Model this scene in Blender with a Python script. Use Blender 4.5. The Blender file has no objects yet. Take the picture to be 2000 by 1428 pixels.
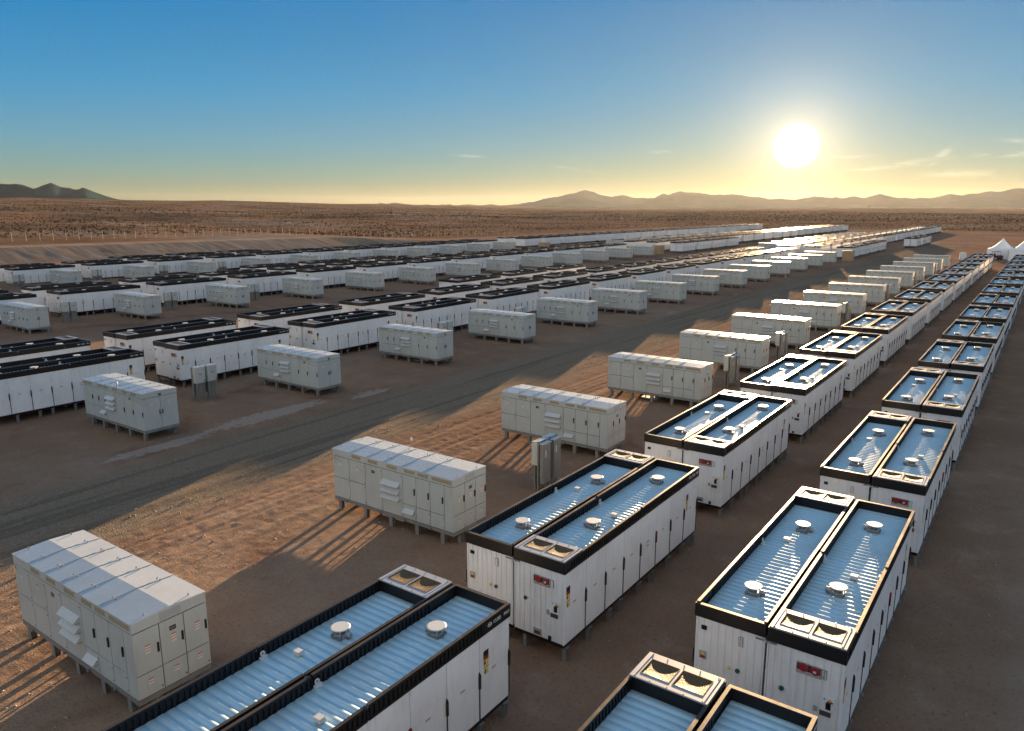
import bpy, math, random
import numpy as np
from mathutils import Vector, Matrix

random.seed(7)
rng = np.random.default_rng(11)
scene = bpy.context.scene
C = scene.collection
R = math.radians

# ------------------------------------------------------------------ camera
YAW, PITCH, CAMH = 0.6217, 0.208, 12.0935
cam_d = bpy.data.cameras.new('camera')
cam = bpy.data.objects.new('camera', cam_d)
C.objects.link(cam)
cam.location = (0, 0, CAMH)
fd = Vector((-math.sin(YAW)*math.cos(PITCH), math.cos(YAW)*math.cos(PITCH), -math.sin(PITCH)))
rt = Vector((math.cos(YAW), math.sin(YAW), 0)); up = rt.cross(fd)
ro = -0.002
rt, up = rt*math.cos(ro)+up*math.sin(ro), -rt*math.sin(ro)+up*math.cos(ro)
cam.rotation_euler = Matrix((rt, up, -fd)).transposed().to_euler()
cam_d.sensor_width = 36.0
cam_d.lens = 1462.4/2000*36
cam_d.clip_start = 0.1
cam_d.clip_end = 60000
scene.camera = cam

# ------------------------------------------------------------------ light
SUN = Vector((-0.26696, 0.96102, 0.07193)).normalized()
sl = bpy.data.lights.new('sun', 'SUN')
sl.energy = 3.1; sl.angle = R(0.55); sl.color = (1.0, 0.66, 0.35)
so = bpy.data.objects.new('sun', sl); C.objects.link(so)
so.rotation_euler = SUN.to_track_quat('Z', 'Y').to_euler()
so.location = (0, 0, 60)

world = bpy.data.worlds.new('World'); scene.world = world
world.use_nodes = True
wt = world.node_tree; wt.nodes.clear()
class NT:
    def __init__(s, t): s.t = t
    def n(s, kind, **kw):
        nd = s.t.nodes.new(kind)
        for k, v in kw.items():
            if k == 'inp':
                for a, b in v.items(): s.set(nd, a, b)
            else: setattr(nd, k, v)
        return nd
    def set(s, nd, a, b):
        if isinstance(b, bpy.types.NodeSocket): s.t.links.new(b, nd.inputs[a])
        else: nd.inputs[a].default_value = b
    def m(s, op, a, b=0.0, c=None, clamp=False):
        nd = s.t.nodes.new('ShaderNodeMath'); nd.operation = op; nd.use_clamp = clamp
        s.set(nd, 0, a); s.set(nd, 1, b)
        if c is not None: s.set(nd, 2, c)
        return nd.outputs[0]
    def vm(s, op, a, b=(0,0,0)):
        nd = s.t.nodes.new('ShaderNodeVectorMath'); nd.operation = op
        s.set(nd, 0, a)
        if op == 'SCALE': s.set(nd, 'Scale', b)
        else: s.set(nd, 1, b)
        return nd.outputs['Value'] if op in ('DOT_PRODUCT', 'LENGTH') else nd.outputs[0]
    def mix(s, f, a, b, mode='MIX'):
        nd = s.t.nodes.new('ShaderNodeMix'); nd.data_type = 'RGBA'; nd.blend_type = mode
        s.set(nd, 0, f); s.set(nd, 6, a); s.set(nd, 7, b)
        return nd.outputs[2]
    def noise(s, vec, scale, detail=3.0, rough=0.55, out=0, dist=0.0):
        nd = s.t.nodes.new('ShaderNodeTexNoise')
        if vec is not None: s.set(nd, 'Vector', vec)
        s.set(nd, 'Scale', scale); s.set(nd, 'Detail', detail); s.set(nd, 'Roughness', rough); s.set(nd, 'Distortion', dist)
        return nd.outputs[out]
    def ramp(s, f, stops, interp='LINEAR'):
        nd = s.t.nodes.new('ShaderNodeValToRGB'); cr = nd.color_ramp; cr.interpolation = interp
        while len(cr.elements) < len(stops): cr.elements.new(0.5)
        for e, (p, col) in zip(cr.elements, stops):
            e.position = p; e.color = (*col, 1) if len(col) == 3 else col
        s.set(nd, 0, f)
        return nd.outputs[0]
    def step(s, v, a, b):
        nd = s.t.nodes.new('ShaderNodeMapRange'); nd.interpolation_type = 'SMOOTHSTEP'
        s.set(nd, 0, v); s.set(nd, 1, a); s.set(nd, 2, b)
        return nd.outputs[0]

def lin(*c): return tuple((v/255/12.92 if v <= 10 else ((v/255+0.055)/1.055)**2.4) for v in c)
def build_world():
    w = NT(wt)
    tc = w.n('ShaderNodeTexCoord')
    D = w.vm('NORMALIZE', tc.outputs['Generated'])
    sx = w.n('ShaderNodeSeparateXYZ', inp={0: D})
    el = sx.outputs[2]
    sky = w.n('ShaderNodeTexSky', sky_type='NISHITA', sun_disc=False, sun_elevation=math.asin(SUN.z),
              sun_rotation=math.atan2(SUN.x, SUN.y), altitude=120.0, air_density=1.0, dust_density=0.4, ozone_density=3.0)
    c = w.vm('DOT_PRODUCT', D, tuple(SUN))
    ang = w.m('ARCCOSINE', w.m('MINIMUM', c, 0.999999))
    sq = w.m('SQRT', w.m('MAXIMUM', el, 0.0))
    # clear desert evening sky: pale straw at the ground, through sea green, to deep blue, with the unseen zenith brightened
    P = lambda e: math.sqrt(e)
    front = w.ramp(sq, [(0.0, lin(150, 130, 98)), (P(.02), lin(138, 146, 122)), (P(.045), lin(120, 156, 150)), (P(.08), lin(100, 156, 178)),
                        (P(.138), lin(62, 147, 194)), (P(.26), lin(0, 121, 186)), (P(.5), lin(20, 116, 178)), (P(.75), lin(40, 120, 178)), (1.0, (0.30, 0.40, 0.50))])
    # the unseen anti-solar half of the sky, brightened to fill the shaded walls
    back = w.ramp(sq, [(0.0, (0.74, 0.76, 0.78)), (P(.10), (0.82, 0.86, 0.88)), (P(.25), (0.78, 0.82, 0.86)), (P(.6), (0.54, 0.59, 0.65)), (1.0, (0.30, 0.40, 0.50))])
    base = w.mix(w.step(c, 0.50, -0.10), front, back)
    warm = w.m('MULTIPLY', w.m('EXPONENT', w.m('MULTIPLY', w.m('MAXIMUM', el, 0.0), -22.0)), w.m('EXPONENT', w.m('MULTIPLY', ang, -2.6)))
    h1 = w.m('EXPONENT', w.m('MULTIPLY', ang, -3.6)); h2 = w.m('EXPONENT', w.m('MULTIPLY', ang, -25.0))
    disc = w.m('POWER', w.m('SUBTRACT', 1.0, w.step(ang, 0.0, 0.036)), 3.0)
    glow = w.vm('ADD', w.vm('SCALE', (1.0, 0.78, 0.30), w.m('MULTIPLY', h1, 0.13)), w.vm('SCALE', (1.0, 0.70, 0.43), w.m('MULTIPLY', h2, 1.2)))
    glow = w.vm('ADD', glow, w.vm('SCALE', (1.0, 0.52, 0.10), w.m('MULTIPLY', warm, 0.28)))
    glow = w.vm('ADD', glow, w.vm('SCALE', (1.0, 0.88, 0.66), w.m('MULTIPLY', disc, 40.0)))
    dim = w.mix(w.m('MULTIPLY', h1, 0.45, clamp=True), (1, 1, 1, 1), (0.95, 0.82, 0.55, 1))
    tot = w.vm('ADD', w.vm('MULTIPLY', base, dim), glow)
    tot = w.vm('ADD', tot, w.vm('SCALE', sky.outputs[0], 0.008))
    # thin wisps of cloud low in the sky to the right
    az = w.m('ARCTAN2', w.m('MULTIPLY', sx.outputs[0], -1.0), sx.outputs[1])
    cv = w.n('ShaderNodeCombineXYZ', inp={0: w.m('MULTIPLY', az, 1.0), 1: w.m('MULTIPLY', el, 5.0)})
    nz = w.noise(cv.outputs[0], 26.0, 6.0, 0.62, dist=0.6)
    mask = None
    for (a, e, wa, we, sl_) in [(0.4323, 0.0682, 0.012, 0.0020, 0.0), (0.150, 0.0485, 0.034, 0.0030, -0.12), (0.116, 0.0560, 0.010, 0.0050, -0.75),
                            (0.052, 0.0555, 0.026, 0.0032, 0.0), (0.046, 0.0690, 0.010, 0.0020, 0.1), (0.094, 0.0350, 0.030, 0.0045, 0.0),
                            (0.542, 0.0485, 0.022, 0.0016, 0.12), (0.677, 0.0647, 0.018, 0.0013, 0.05), (0.22, 0.058, 0.03, 0.0016, 0.0),
                            (0.19, 0.043, 0.02, 0.0016, 0.0)]:
        da = w.m('SUBTRACT', az, a); de = w.m('SUBTRACT', w.m('SUBTRACT', el, e), w.m('MULTIPLY', da, sl_))
        q = w.m('ADD', w.m('POWER', w.m('ABSOLUTE', w.m('DIVIDE', da, wa)), 2.0), w.m('POWER', w.m('ABSOLUTE', w.m('DIVIDE', de, we)), 2.0))
        v = w.m('EXPONENT', w.m('MULTIPLY', q, -1.0))
        mask = v if mask is None else w.m('MAXIMUM', mask, v)
    mk = w.m('MULTIPLY', mask, w.step(nz, 0.36, 0.62), clamp=True)
    tot = w.vm('ADD', tot, w.vm('SCALE', (1.0, 0.72, 0.45), w.m('MULTIPLY', mk, 0.35)))
    bg = w.n('ShaderNodeBackground', inp={0: tot, 1: 0.095})
    out = w.n('ShaderNodeOutputWorld', inp={0: bg.outputs[0]})
build_world()
vs = scene.view_settings
vs.view_transform = 'Standard'; vs.look = 'None'; vs.gamma = 1.0; vs.use_curve_mapping = False
vs.exposure = 3.4
scene.cycles.max_bounces = 6
scene.cycles.diffuse_bounces = 3
scene.cycles.glossy_bounces = 3
scene.cycles.transmission_bounces = 2
scene.cycles.transparent_max_bounces = 4
scene.cycles.volume_bounces = 0
scene.cycles.use_adaptive_sampling = True
scene.cycles.adaptive_threshold = 0.02
scene.cycles.use_denoising = True

# ------------------------------------------------------------------ tagging
def tag(o, label=None, cat=None, group=None, kind=None):
    if label: o['label'] = label
    if cat: o['category'] = cat
    if group: o['group'] = group
    if kind: o['kind'] = kind
    return o

# ------------------------------------------------------------------ materials
def mat(name, col, rough=0.5, metal=0.0, dirt=0.0, dirt_col=(0.16, 0.12, 0.09), bump=0.0, bscale=40, spec=0.5, coat=0.0, objvar=0.0):
    m = bpy.data.materials.new(name); m.use_nodes = True
    t = NT(m.node_tree); m.node_tree.nodes.clear()
    p = t.n('ShaderNodeBsdfPrincipled', inp={'Roughness': rough, 'Metallic': metal, 'Specular IOR Level': spec})
    if coat: p.inputs['Coat Weight'].default_value = coat; p.inputs['Coat Roughness'].default_value = 0.15
    colr = (*col, 1)
    if dirt > 0 or objvar > 0:
        ge = t.n('ShaderNodeNewGeometry'); pos = ge.outputs['Position']
        if dirt > 0:
            n1 = t.noise(pos, 0.9, 5.0, 0.62); n2 = t.noise(t.vm('MULTIPLY', pos, (9, 9, 1.3)), 1.0, 4.0, 0.6)
            f = t.m('MULTIPLY', t.m('ADD', t.step(n1, 0.42, 0.75), t.step(n2, 0.45, 0.8)), dirt, clamp=True)
            colr = t.mix(f, colr, (*dirt_col, 1))
            t.set(p, 'Roughness', t.m('ADD', rough, t.m('MULTIPLY', f, 0.35)))
        if objvar > 0:
            oi = t.n('ShaderNodeObjectInfo')
            colr = t.mix(t.m('MULTIPLY', oi.outputs['Random'], objvar), colr, (0.42, 0.40, 0.38, 1))
    t.set(p, 'Base Color', colr)
    if bump:
        ge = t.n('ShaderNodeNewGeometry')
        b = t.n('ShaderNodeBump', inp={'Strength': 1.0, 'Distance': bump, 'Height': t.noise(ge.outputs['Position'], bscale, 4.0)})
        t.set(p, 'Normal', b.outputs[0])
    o = t.n('ShaderNodeOutputMaterial', inp={0: p.outputs[0]})
    return m

M = {}
M['white'] = mat('container_paint', (0.69, 0.73, 0.77), 0.38, dirt=0.15, objvar=0.12, bump=0.0008, bscale=6)
M['seam'] = mat('door_gap_rubber', (0.03, 0.035, 0.04), 0.7)
M['black'] = mat('black_coated_steel', (0.008, 0.008, 0.010), 0.45, bump=0.001, bscale=25, spec=0.3)
M['rim'] = mat('dusty_rim_steel', (0.045, 0.040, 0.034), 0.33, metal=0.0, dirt=0.3, dirt_col=(0.10, 0.08, 0.06), spec=0.2)
M['roofmetal'] = mat('coated_roof_sheet', (0.46, 0.66, 0.77), 0.50, metal=0.32, dirt=0.28, dirt_col=(0.42, 0.42, 0.42))  # blue of the reflected sky tinted into the base colour
M['hatch'] = mat('hatch_aluminium', (0.34, 0.37, 0.42), 0.34, dirt=0.12, spec=0.35)
M['steel'] = mat('galvanised_steel', (0.20, 0.215, 0.22), 0.5, metal=0.35, dirt=0.4, dirt_col=(0.17, 0.15, 0.13))
M['steeldark'] = mat('weathered_channel_steel', (0.17, 0.18, 0.18), 0.55, metal=0.3, dirt=0.3)
M['cabinet'] = mat('cabinet_paint', (0.37, 0.42, 0.43), 0.40, dirt=0.16, objvar=0.10, bump=0.0006, bscale=5)
M['cabroof'] = mat('cabinet_roof_paint', (0.43, 0.47, 0.50), 0.27, spec=0.45, dirt=0.14, bump=0.0012, bscale=1.6)
M['grille'] = mat('vent_mesh_tan', (0.27, 0.215, 0.12), 0.7)
M['handle'] = mat('black_plastic', (0.006, 0.006, 0.007), 0.35)
M['labwhite'] = mat('label_white', (0.56, 0.57, 0.57), 0.45, spec=0.25)
M['labred'] = mat('label_red', (0.24, 0.012, 0.02), 0.45)
M['laborange'] = mat('label_orange', (0.50, 0.16, 0.03), 0.5)
M['labyellow'] = mat('label_yellow', (0.60, 0.47, 0.10), 0.5)
M['blue'] = mat('label_blue', (0.02, 0.10, 0.42), 0.4)
M['brown'] = mat('brown_plate', (0.06, 0.045, 0.04), 0.5)
M['green'] = mat('green_fitting', (0.02, 0.08, 0.08), 0.4)
M['grey'] = mat('grey_plate', (0.30, 0.30, 0.29), 0.5)
M['tan'] = mat('tan_cabinet_paint', (0.30, 0.215, 0.12), 0.5, dirt=0.1)
M['tent'] = mat('tent_fabric', (0.78, 0.79, 0.80), 0.6, bump=0.01, bscale=3)
M['dark'] = mat('dark_rubber', (0.02, 0.02, 0.022), 0.7)
M['maroon'] = mat('dark_red_paint', (0.12, 0.02, 0.025), 0.35)

def screen_mat():
    m = bpy.data.materials.new('dusty_screen'); m.use_nodes = True
    t = NT(m.node_tree); m.node_tree.nodes.clear()
    ge = t.n('ShaderNodeNewGeometry'); pos = ge.outputs['Position']
    n = t.noise(pos, 60.0, 3.0, 0.7)
    col = t.ramp(n, [(0.3, (0.02, 0.017, 0.013)), (0.48, (0.085, 0.055, 0.025)), (0.66, (0.26, 0.155, 0.055))])
    vo = t.n('ShaderNodeTexVoronoi', inp={'Vector': pos, 'Scale': 34.0})
    b = t.n('ShaderNodeBump', inp={'Strength': 0.8, 'Distance': 0.006, 'Height': vo.outputs[0]})
    p = t.n('ShaderNodeBsdfPrincipled', inp={'Base Color': col, 'Roughness': 0.55, 'Specular IOR Level': 0.2, 'Normal': b.outputs[0]})
    t.n('ShaderNodeOutputMaterial', inp={0: p.outputs[0]})
    return m
M['screen'] = screen_mat()

def dirt_color(t, pos):
    """colour of the graded desert dirt, shared by the ground and by the road's soft edges"""
    flat = t.vm('MULTIPLY', pos, (1, 1, 0))
    a = t.noise(flat, 0.045, 6.0, 0.6); b = t.noise(flat, 0.6, 6.0, 0.65); c = t.noise(flat, 9.0, 5.0, 0.7)
    col = t.ramp(a, [(0.30, (0.178, 0.112, 0.080)), (0.5, (0.218, 0.144, 0.103)), (0.72, (0.26, 0.190, 0.145))])
    col = t.mix(t.m('MULTIPLY', t.step(b, 0.5, 0.72), 0.55), col, (0.165, 0.108, 0.076, 1))
    col = t.mix(t.m('MULTIPLY', t.step(b, 0.48, 0.28), 0.45), col, (0.29, 0.235, 0.19, 1))
    col = t.mix(t.m('MULTIPLY', t.step(c, 0.56, 0.75), 0.40), col, (0.30, 0.25, 0.20, 1))
    col = t.mix(t.m('MULTIPLY', t.step(c, 0.47, 0.30), 0.7), col, (0.075, 0.052, 0.040, 1))
    return col

def ground_mat():
    m = bpy.data.materials.new('desert_dirt'); m.use_nodes = True
    t = NT(m.node_tree); m.node_tree.nodes.clear()
    ge = t.n('ShaderNodeNewGeometry'); pos = ge.outputs['Position']
    s = t.n('ShaderNodeSeparateXYZ', inp={0: pos}); x, y = s.outputs[0], s.outputs[1]
    col = dirt_color(t, pos)
    flat = t.vm('MULTIPLY', pos, (1, 1, 0))
    # reddish damp clay stains and pale dried puddles
    st = t.noise(flat, 0.11, 4.0, 0.55, dist=0.8)
    col = t.mix(t.m('MULTIPLY', t.step(st, 0.60, 0.70), 0.5), col, (0.115, 0.062, 0.045, 1))
    # pale silt dried in the ditch beside the road
    n = t.noise(flat, 0.35, 3.0, 0.5)
    n2 = t.noise(t.vm('MULTIPLY', pos, (2.2, 0.25, 0)), 1.0, 4.0, 0.6, dist=0.5)
    silt = None
    for (px_, py_, rx_, ry_) in ((-36.4, 19.5, 0.55, 3.0), (-36.9, 26.5, 0.9, 4.2), (-35.9, 33.9, 0.7, 1.6), (-33.9, 60.5, 0.7, 2.2), (-34.6, 56.0, 0.4, 1.5), (-35.2, 82.0, 0.8, 2.5), (-35.0, 105.0, 0.8, 3.0), (7.5, 41.0, 1.6, 1.3), (9.0, 62.0, 2.4, 1.4)):
        q = t.m('ADD', t.m('POWER', t.m('ABSOLUTE', t.m('DIVIDE', t.m('SUBTRACT', x, px_), rx_)), 2.0), t.m('POWER', t.m('ABSOLUTE', t.m('DIVIDE', t.m('SUBTRACT', y, py_), ry_)), 2.0))
        v = t.m('SUBTRACT', 1.0, t.step(t.m('ADD', q, t.m('ADD', t.m('MULTIPLY', t.m('SUBTRACT', n2, 0.5), 3.0), t.m('MULTIPLY', t.m('SUBTRACT', t.noise(flat, 2.5, 5.0, 0.7), 0.5), 3.5))), 0.55, 1.15))
        silt = v if silt is None else t.m('MAXIMUM', silt, v)
    col = t.mix(t.m('MULTIPLY', silt, 0.45), col, (0.38, 0.34, 0.31, 1))
    # grey compacted service way beyond the right-hand row
    way = t.step(t.m('ADD', x, t.m('MULTIPLY', n, 3.0)), 1.0, 3.5)
    col = t.mix(t.m('MULTIPLY', way, 0.5), col, (0.30, 0.24, 0.19, 1))
    # compacted wheel tracks between the road and the cabinets
    tk = t.noise(t.vm('MULTIPLY', pos, (2.3, 0.06, 0)), 1.0, 4.0, 0.6, dist=0.3)
    zone = t.m('MULTIPLY', t.step(x, -29.5, -27.0), t.step(x, -19.5, -23.0))
    col = t.mix(t.m('MULTIPLY', t.m('MULTIPLY', zone, t.step(tk, 0.50, 0.60)), 0.45), col, (0.12, 0.092, 0.070, 1))
    col = t.mix(t.m('MULTIPLY', t.m('MULTIPLY', zone, t.step(tk, 0.46, 0.36)), 0.35), col, (0.36, 0.275, 0.20, 1))
    # open desert: redder soil with gravel varnish, greyer and paler patches
    out = t.m('MAXIMUM', t.step(x, -184.0, -200.0), t.step(y, 425.0, 470.0))
    d1 = t.noise(flat, 0.012, 7.0, 0.62); d2 = t.noise(flat, 0.16, 6.0, 0.7)
    dc = t.ramp(d1, [(0.30, (0.105, 0.074, 0.056)), (0.45, (0.155, 0.104, 0.073)), (0.54, (0.205, 0.135, 0.092)), (0.60, (0.17, 0.145, 0.13)), (0.72, (0.24, 0.21, 0.19))])
    dc = t.mix(t.m('MULTIPLY', t.step(d2, 0.50, 0.62), 0.5), dc, (0.055, 0.042, 0.030, 1))
    d3 = t.noise(t.vm('MULTIPLY', pos, (0.05, 0.05, 0)), 1.0, 6.0, 0.75)
    dc = t.mix(t.m('MULTIPLY', t.step(d3, 0.52, 0.60), 0.3), dc, (0.05, 0.042, 0.030, 1))
    col = t.mix(out, col, dc)
    # bank at the left edge: dark rip-rap patch and erosion rills
    bank = t.m('MULTIPLY', t.step(x, -183.0, -186.0), t.m('SUBTRACT', 1.0, t.step(x, -198.0, -202.0)))
    bank = t.m('MULTIPLY', t.m('MULTIPLY', t.step(x, -172.0, -175.5), t.step(x, -196.0, -190.0)), t.step(y, 200.0, 180.0))
    ril = t.noise(t.vm('MULTIPLY', pos, (0.06, 0.5, 0.2)), 1.0, 4.0, 0.6, dist=0.7)
    bc = t.ramp(ril, [(0.35, (0.19, 0.14, 0.105)), (0.55, (0.26, 0.20, 0.155)), (0.7, (0.33, 0.265, 0.215))])
    col = t.mix(t.m('MULTIPLY', bank, 0.9), col, bc)
    rr = t.m('SUBTRACT', 1.0, t.step(t.m('ABSOLUTE', t.m('SUBTRACT', y, 168.0)), 6.0, 9.0))
    rock = t.ramp(t.noise(flat, 1.6, 4.0, 0.7), [(0.4, (0.06, 0.065, 0.055)), (0.62, (0.18, 0.18, 0.155))])
    col = t.mix(t.m('MULTIPLY', bank, rr), col, rock)
    b = t.n('ShaderNodeBump', inp={'Strength': 1.0, 'Distance': 0.035, 'Height': t.m('ADD', t.noise(flat, 14.0, 5.0, 0.7), t.m('MULTIPLY', t.noise(flat, 2.2, 4.0, 0.6), 1.6))})
    p = t.n('ShaderNodeBsdfPrincipled', inp={'Base Color': col, 'Roughness': 1.0, 'Specular IOR Level': 0.0, 'Normal': b.outputs[0]})
    t.n('ShaderNodeOutputMaterial', inp={0: p.outputs[0]})
    return m
M['ground'] = ground_mat()

def road_mat():
    m = bpy.data.materials.new('road_gravel'); m.use_nodes = True
    t = NT(m.node_tree); m.node_tree.nodes.clear()
    ge = t.n('ShaderNodeNewGeometry'); pos = ge.outputs['Position']
    s = t.n('ShaderNodeSeparateXYZ', inp={0: pos}); x = s.outputs[0]
    flat = t.vm('MULTIPLY', pos, (1, 1, 0))
    dc = dirt_color(t, pos)
    c = t.noise(flat, 16.0, 4.0, 0.75)
    vo = t.n('ShaderNodeTexVoronoi', inp={'Vector': flat, 'Scale': 17.0})
    gc = t.mix(vo.outputs[1], (0.125, 0.097, 0.073, 1), (0.255, 0.205, 0.152, 1))
    gc = t.mix(t.m('MULTIPLY', t.step(c, 0.52, 0.68), 0.5), gc, (0.30, 0.24, 0.175, 1))
    tr = t.noise(t.vm('MULTIPLY', pos, (1.5, 0.03, 0)), 1.0, 4.0, 0.6)
    gc = t.mix(t.m('MULTIPLY', t.step(tr, 0.50, 0.38), 0.5), gc, (0.085, 0.072, 0.060, 1))
    gc = t.mix(t.m('MULTIPLY', t.step(tr, 0.52, 0.62), 0.7), gc, (0.20, 0.150, 0.110, 1))
    wob = t.m('MULTIPLY', t.m('SUBTRACT', t.noise(flat, 0.35, 4.0, 0.6), 0.5), 2.6)
    cx = t.m('ABSOLUTE', t.m('ADD', t.m('ADD', x, 31.0), wob))
    edge = t.step(cx, 4.1, 3.0)
    col = t.mix(edge, dc, gc)
    b = t.n('ShaderNodeBump', inp={'Strength': 0.9, 'Distance': 0.02, 'Height': t.m('ADD', vo.outputs[0], t.noise(flat, 30.0, 3.0, 0.7))})
    p = t.n('ShaderNodeBsdfPrincipled', inp={'Base Color': col, 'Roughness': 1.0, 'Specular IOR Level': 0.0, 'Normal': b.outputs[0]})
    t.n('ShaderNodeOutputMaterial', inp={0: p.outputs[0]})
    return m
M['road'] = road_mat()

def rock_mat(name, c0, c1):
    m = bpy.data.materials.new(name); m.use_nodes = True
    t = NT(m.node_tree); m.node_tree.nodes.clear()
    ge = t.n('ShaderNodeNewGeometry'); pos = ge.outputs['Position']
    n = t.noise(pos, 0.004, 7.0, 0.65)
    col = t.ramp(n, [(0.35, c0), (0.65, c1)])
    p = t.n('ShaderNodeBsdfPrincipled', inp={'Base Color': col, 'Roughness': 1.0, 'Specular IOR Level': 0.0})
    t.n('ShaderNodeOutputMaterial', inp={0: p.outputs[0]})
    return m
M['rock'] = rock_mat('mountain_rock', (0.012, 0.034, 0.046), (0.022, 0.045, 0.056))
M['scrub'] = mat('scrub_leaves', (0.035, 0.034, 0.020), 0.9, spec=0.0)
M['stem'] = mat('scrub_dry', (0.075, 0.05, 0.03), 0.9, spec=0.0)

# ------------------------------------------------------------------ mesh builder
class MB:
    def __init__(s): s.v = []; s.f = []; s.mi = []; s.sm = []; s.mats = []
    def mid(s, m):
        if m not in s.mats: s.mats.append(m)
        return s.mats.index(m)
    def add(s, vs_, fs, m, smooth=False):
        o = len(s.v); k = s.mid(m); s.v += [tuple(q) for q in vs_]
        for f in fs: s.f.append(tuple(i+o for i in f)); s.mi.append(k); s.sm.append(smooth)
        return s
    def box(s, x0, x1, y0, y1, z0, z1, m, bevel=0.0):
        v = [(x0,y0,z0),(x1,y0,z0),(x1,y1,z0),(x0,y1,z0),(x0,y0,z1),(x1,y0,z1),(x1,y1,z1),(x0,y1,z1)]
        return s.add(v, [(0,3,2,1),(4,5,6,7),(0,1,5,4),(1,2,6,5),(2,3,7,6),(3,0,4,7)], m)
    def cyl(s, cx, cy, z0, z1, r0, r1, n, m, axis='z', smooth=True, cap=True):
        vs_ = []
        for k in range(n):
            a = 2*math.pi*k/n; vs_.append((r0*math.cos(a), r0*math.sin(a), z0))
        for k in range(n):
            a = 2*math.pi*k/n; vs_.append((r1*math.cos(a), r1*math.sin(a), z1))
        if axis == 'z': w = [(cx+a, cy+b, c) for a, b, c in vs_]
        elif axis == 'y': w = [(cx+a, c, cy+b) for a, b, c in vs_]
        else: w = [(c, cx+a, cy+b) for a, b, c in vs_]
        s.add(w, [(k, (k+1) % n, n+(k+1) % n, n+k) for k in range(n)], m, smooth)
        if cap:
            o = len(w)
            s.add(w[n:], [tuple(range(n))], m); s.add(w[:n], [tuple(reversed(range(n)))], m)
        return s
    def prism(s, prof, a0, a1, m, axis='x'):
        """profile of (p,q) pairs extruded along axis; axis x -> (a,p,q); y -> (p,a,q)"""
        n = len(prof)
        if axis == 'x': w = [(a0,p,q) for p,q in prof]+[(a1,p,q) for p,q in prof]
        else: w = [(p,a0,q) for p,q in prof]+[(p,a1,q) for p,q in prof]
        s.add(w, [(k,(k+1)%n,n+(k+1)%n,n+k) for k in range(n)]+[tuple(range(n-1,-1,-1)), tuple(range(n,2*n))], m)
        return s
    def mesh(s, name):
        me = bpy.data.meshes.new(name); me.from_pydata(s.v, [], s.f)
        for m in s.mats: me.materials.append(M[m])
        me.polygons.foreach_set('material_index', s.mi); me.polygons.foreach_set('use_smooth', s.sm)
        me.update(); return me
def link(name, me, parent=None):
    o = bpy.data.objects.new(name, me); C.objects.link(o)
    if parent is not None: o.parent = parent
    return o
def empty(name, loc=(0,0,0), rz=0.0):
    o = bpy.data.objects.new(name, None); C.objects.link(o)
    o.location = loc; o.rotation_euler = (0,0,rz); o.empty_display_size = 0.3
    return o
def text_mesh(txt, size, depth=0.003):
    cu = bpy.data.curves.new('lettering', 'FONT'); cu.body = txt; cu.size = size; cu.extrude = depth
    cu.align_x = 'LEFT'
    ob = bpy.data.objects.new('tmp_text', cu); C.objects.link(ob)
    dg = bpy.context.evaluated_depsgraph_get()
    me = bpy.data.meshes.new_from_object(ob.evaluated_get(dg))
    bpy.data.objects.remove(ob); bpy.data.curves.remove(cu)
    me.materials.clear(); me.materials.append(M['labwhite'])
    return me

# ------------------------------------------------------------------ battery container (local: x 0..W, y 0..L, doors on +x, hatch end at y=0)
L, W, HT = 9.1, 1.63, 2.95
ZB, ZW, ZR = 0.53, 2.64, 2.69
DP = 1.1375
def c_housing(doors_too, detail=True):
    b = MB(); z0, z1 = ZB, ZW
    b.box(0.02, W-0.02, 0.02, L-0.02, z0, z1, 'white')
    if detail:
        for yy, sg in ((0.02, -1), (L-0.02, 1)):          # ribbed end sheets
            for k in range(9):
                xa = 0.05+k*0.172
                wd = 0.105 if k % 2 else 0.125
                b.box(xa, xa+wd, min(yy, yy+sg*0.014), max(yy, yy+sg*0.014), z0+0.05, z1-0.03, 'white')
            b.box(0.0, 0.035, min(yy, yy+sg*0.02), max(yy, yy+sg*0.02), z0, z1, 'white')
            b.box(W-0.045, W-0.0, min(yy, yy+sg*0.02), max(yy, yy+sg*0.02), z0, z1, 'white')
        # end Q fittings drawn small on the sheet: square port, union fittings
        y = L-0.005
        b.box(W-0.27, W-0.14, y, y+0.025, 2.32, 2.42, 'handle')
        b.cyl(W-1.05, 1.545, y, y+0.03, 0.055, 0.055, 14, 'green', axis='y')
        b.box(W-0.90, W-0.82, y, y+0.02, 1.53, 1.56, 'labyellow')
        b.box(W-0.875, W-0.845, y, y+0.02, 1.50, 1.60, 'labyellow')
        y = 0.005
        b.cyl(0.38, 1.56, y-0.03, y, 0.055, 0.055, 14, 'green', axis='y')
        b.box(0.46, 0.60, y-0.012, y, 1.47, 1.60, 'white')
        b.box(W-0.56, W-0.47, y-0.012, y, 1.30, 1.43, 'grey')
        b.box(W-0.98, W-0.72, y-0.02, y, 0.58, 0.76, 'grey')
        b.box(W-0.94, W-0.76, y-0.035, y-0.02, 0.61, 0.70, 'brown')
        b.box(W-0.49, W-0.40, y-0.03, y, 0.56, 0.67, 'handle')
    if doors_too:
        for k in range(8):
            b.box(W-0.02, W+0.004, k*DP+0.012, (k+1)*DP-0.012, z0+0.01, z1-0.01, 'white')
            b.box(W-0.02, W+0.022, (k+1)*DP-0.028, (k+1)*DP+(0.012 if k < 7 else -0.004), z0+0.01, 1.74, 'handle')
            b.box(W+0.022, W+0.045, (k+1)*DP-0.035, (k+1)*DP+(0.02 if k < 7 else -0.004), 1.37, 1.74, 'handle')
    return b.mesh('housing')
def c_door():
    b = MB(); b.box(W-0.019, W+0.005, 0.008, DP-0.008, ZB+0.01, ZW-0.01, 'white'); return b.mesh('side_door')
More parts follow.
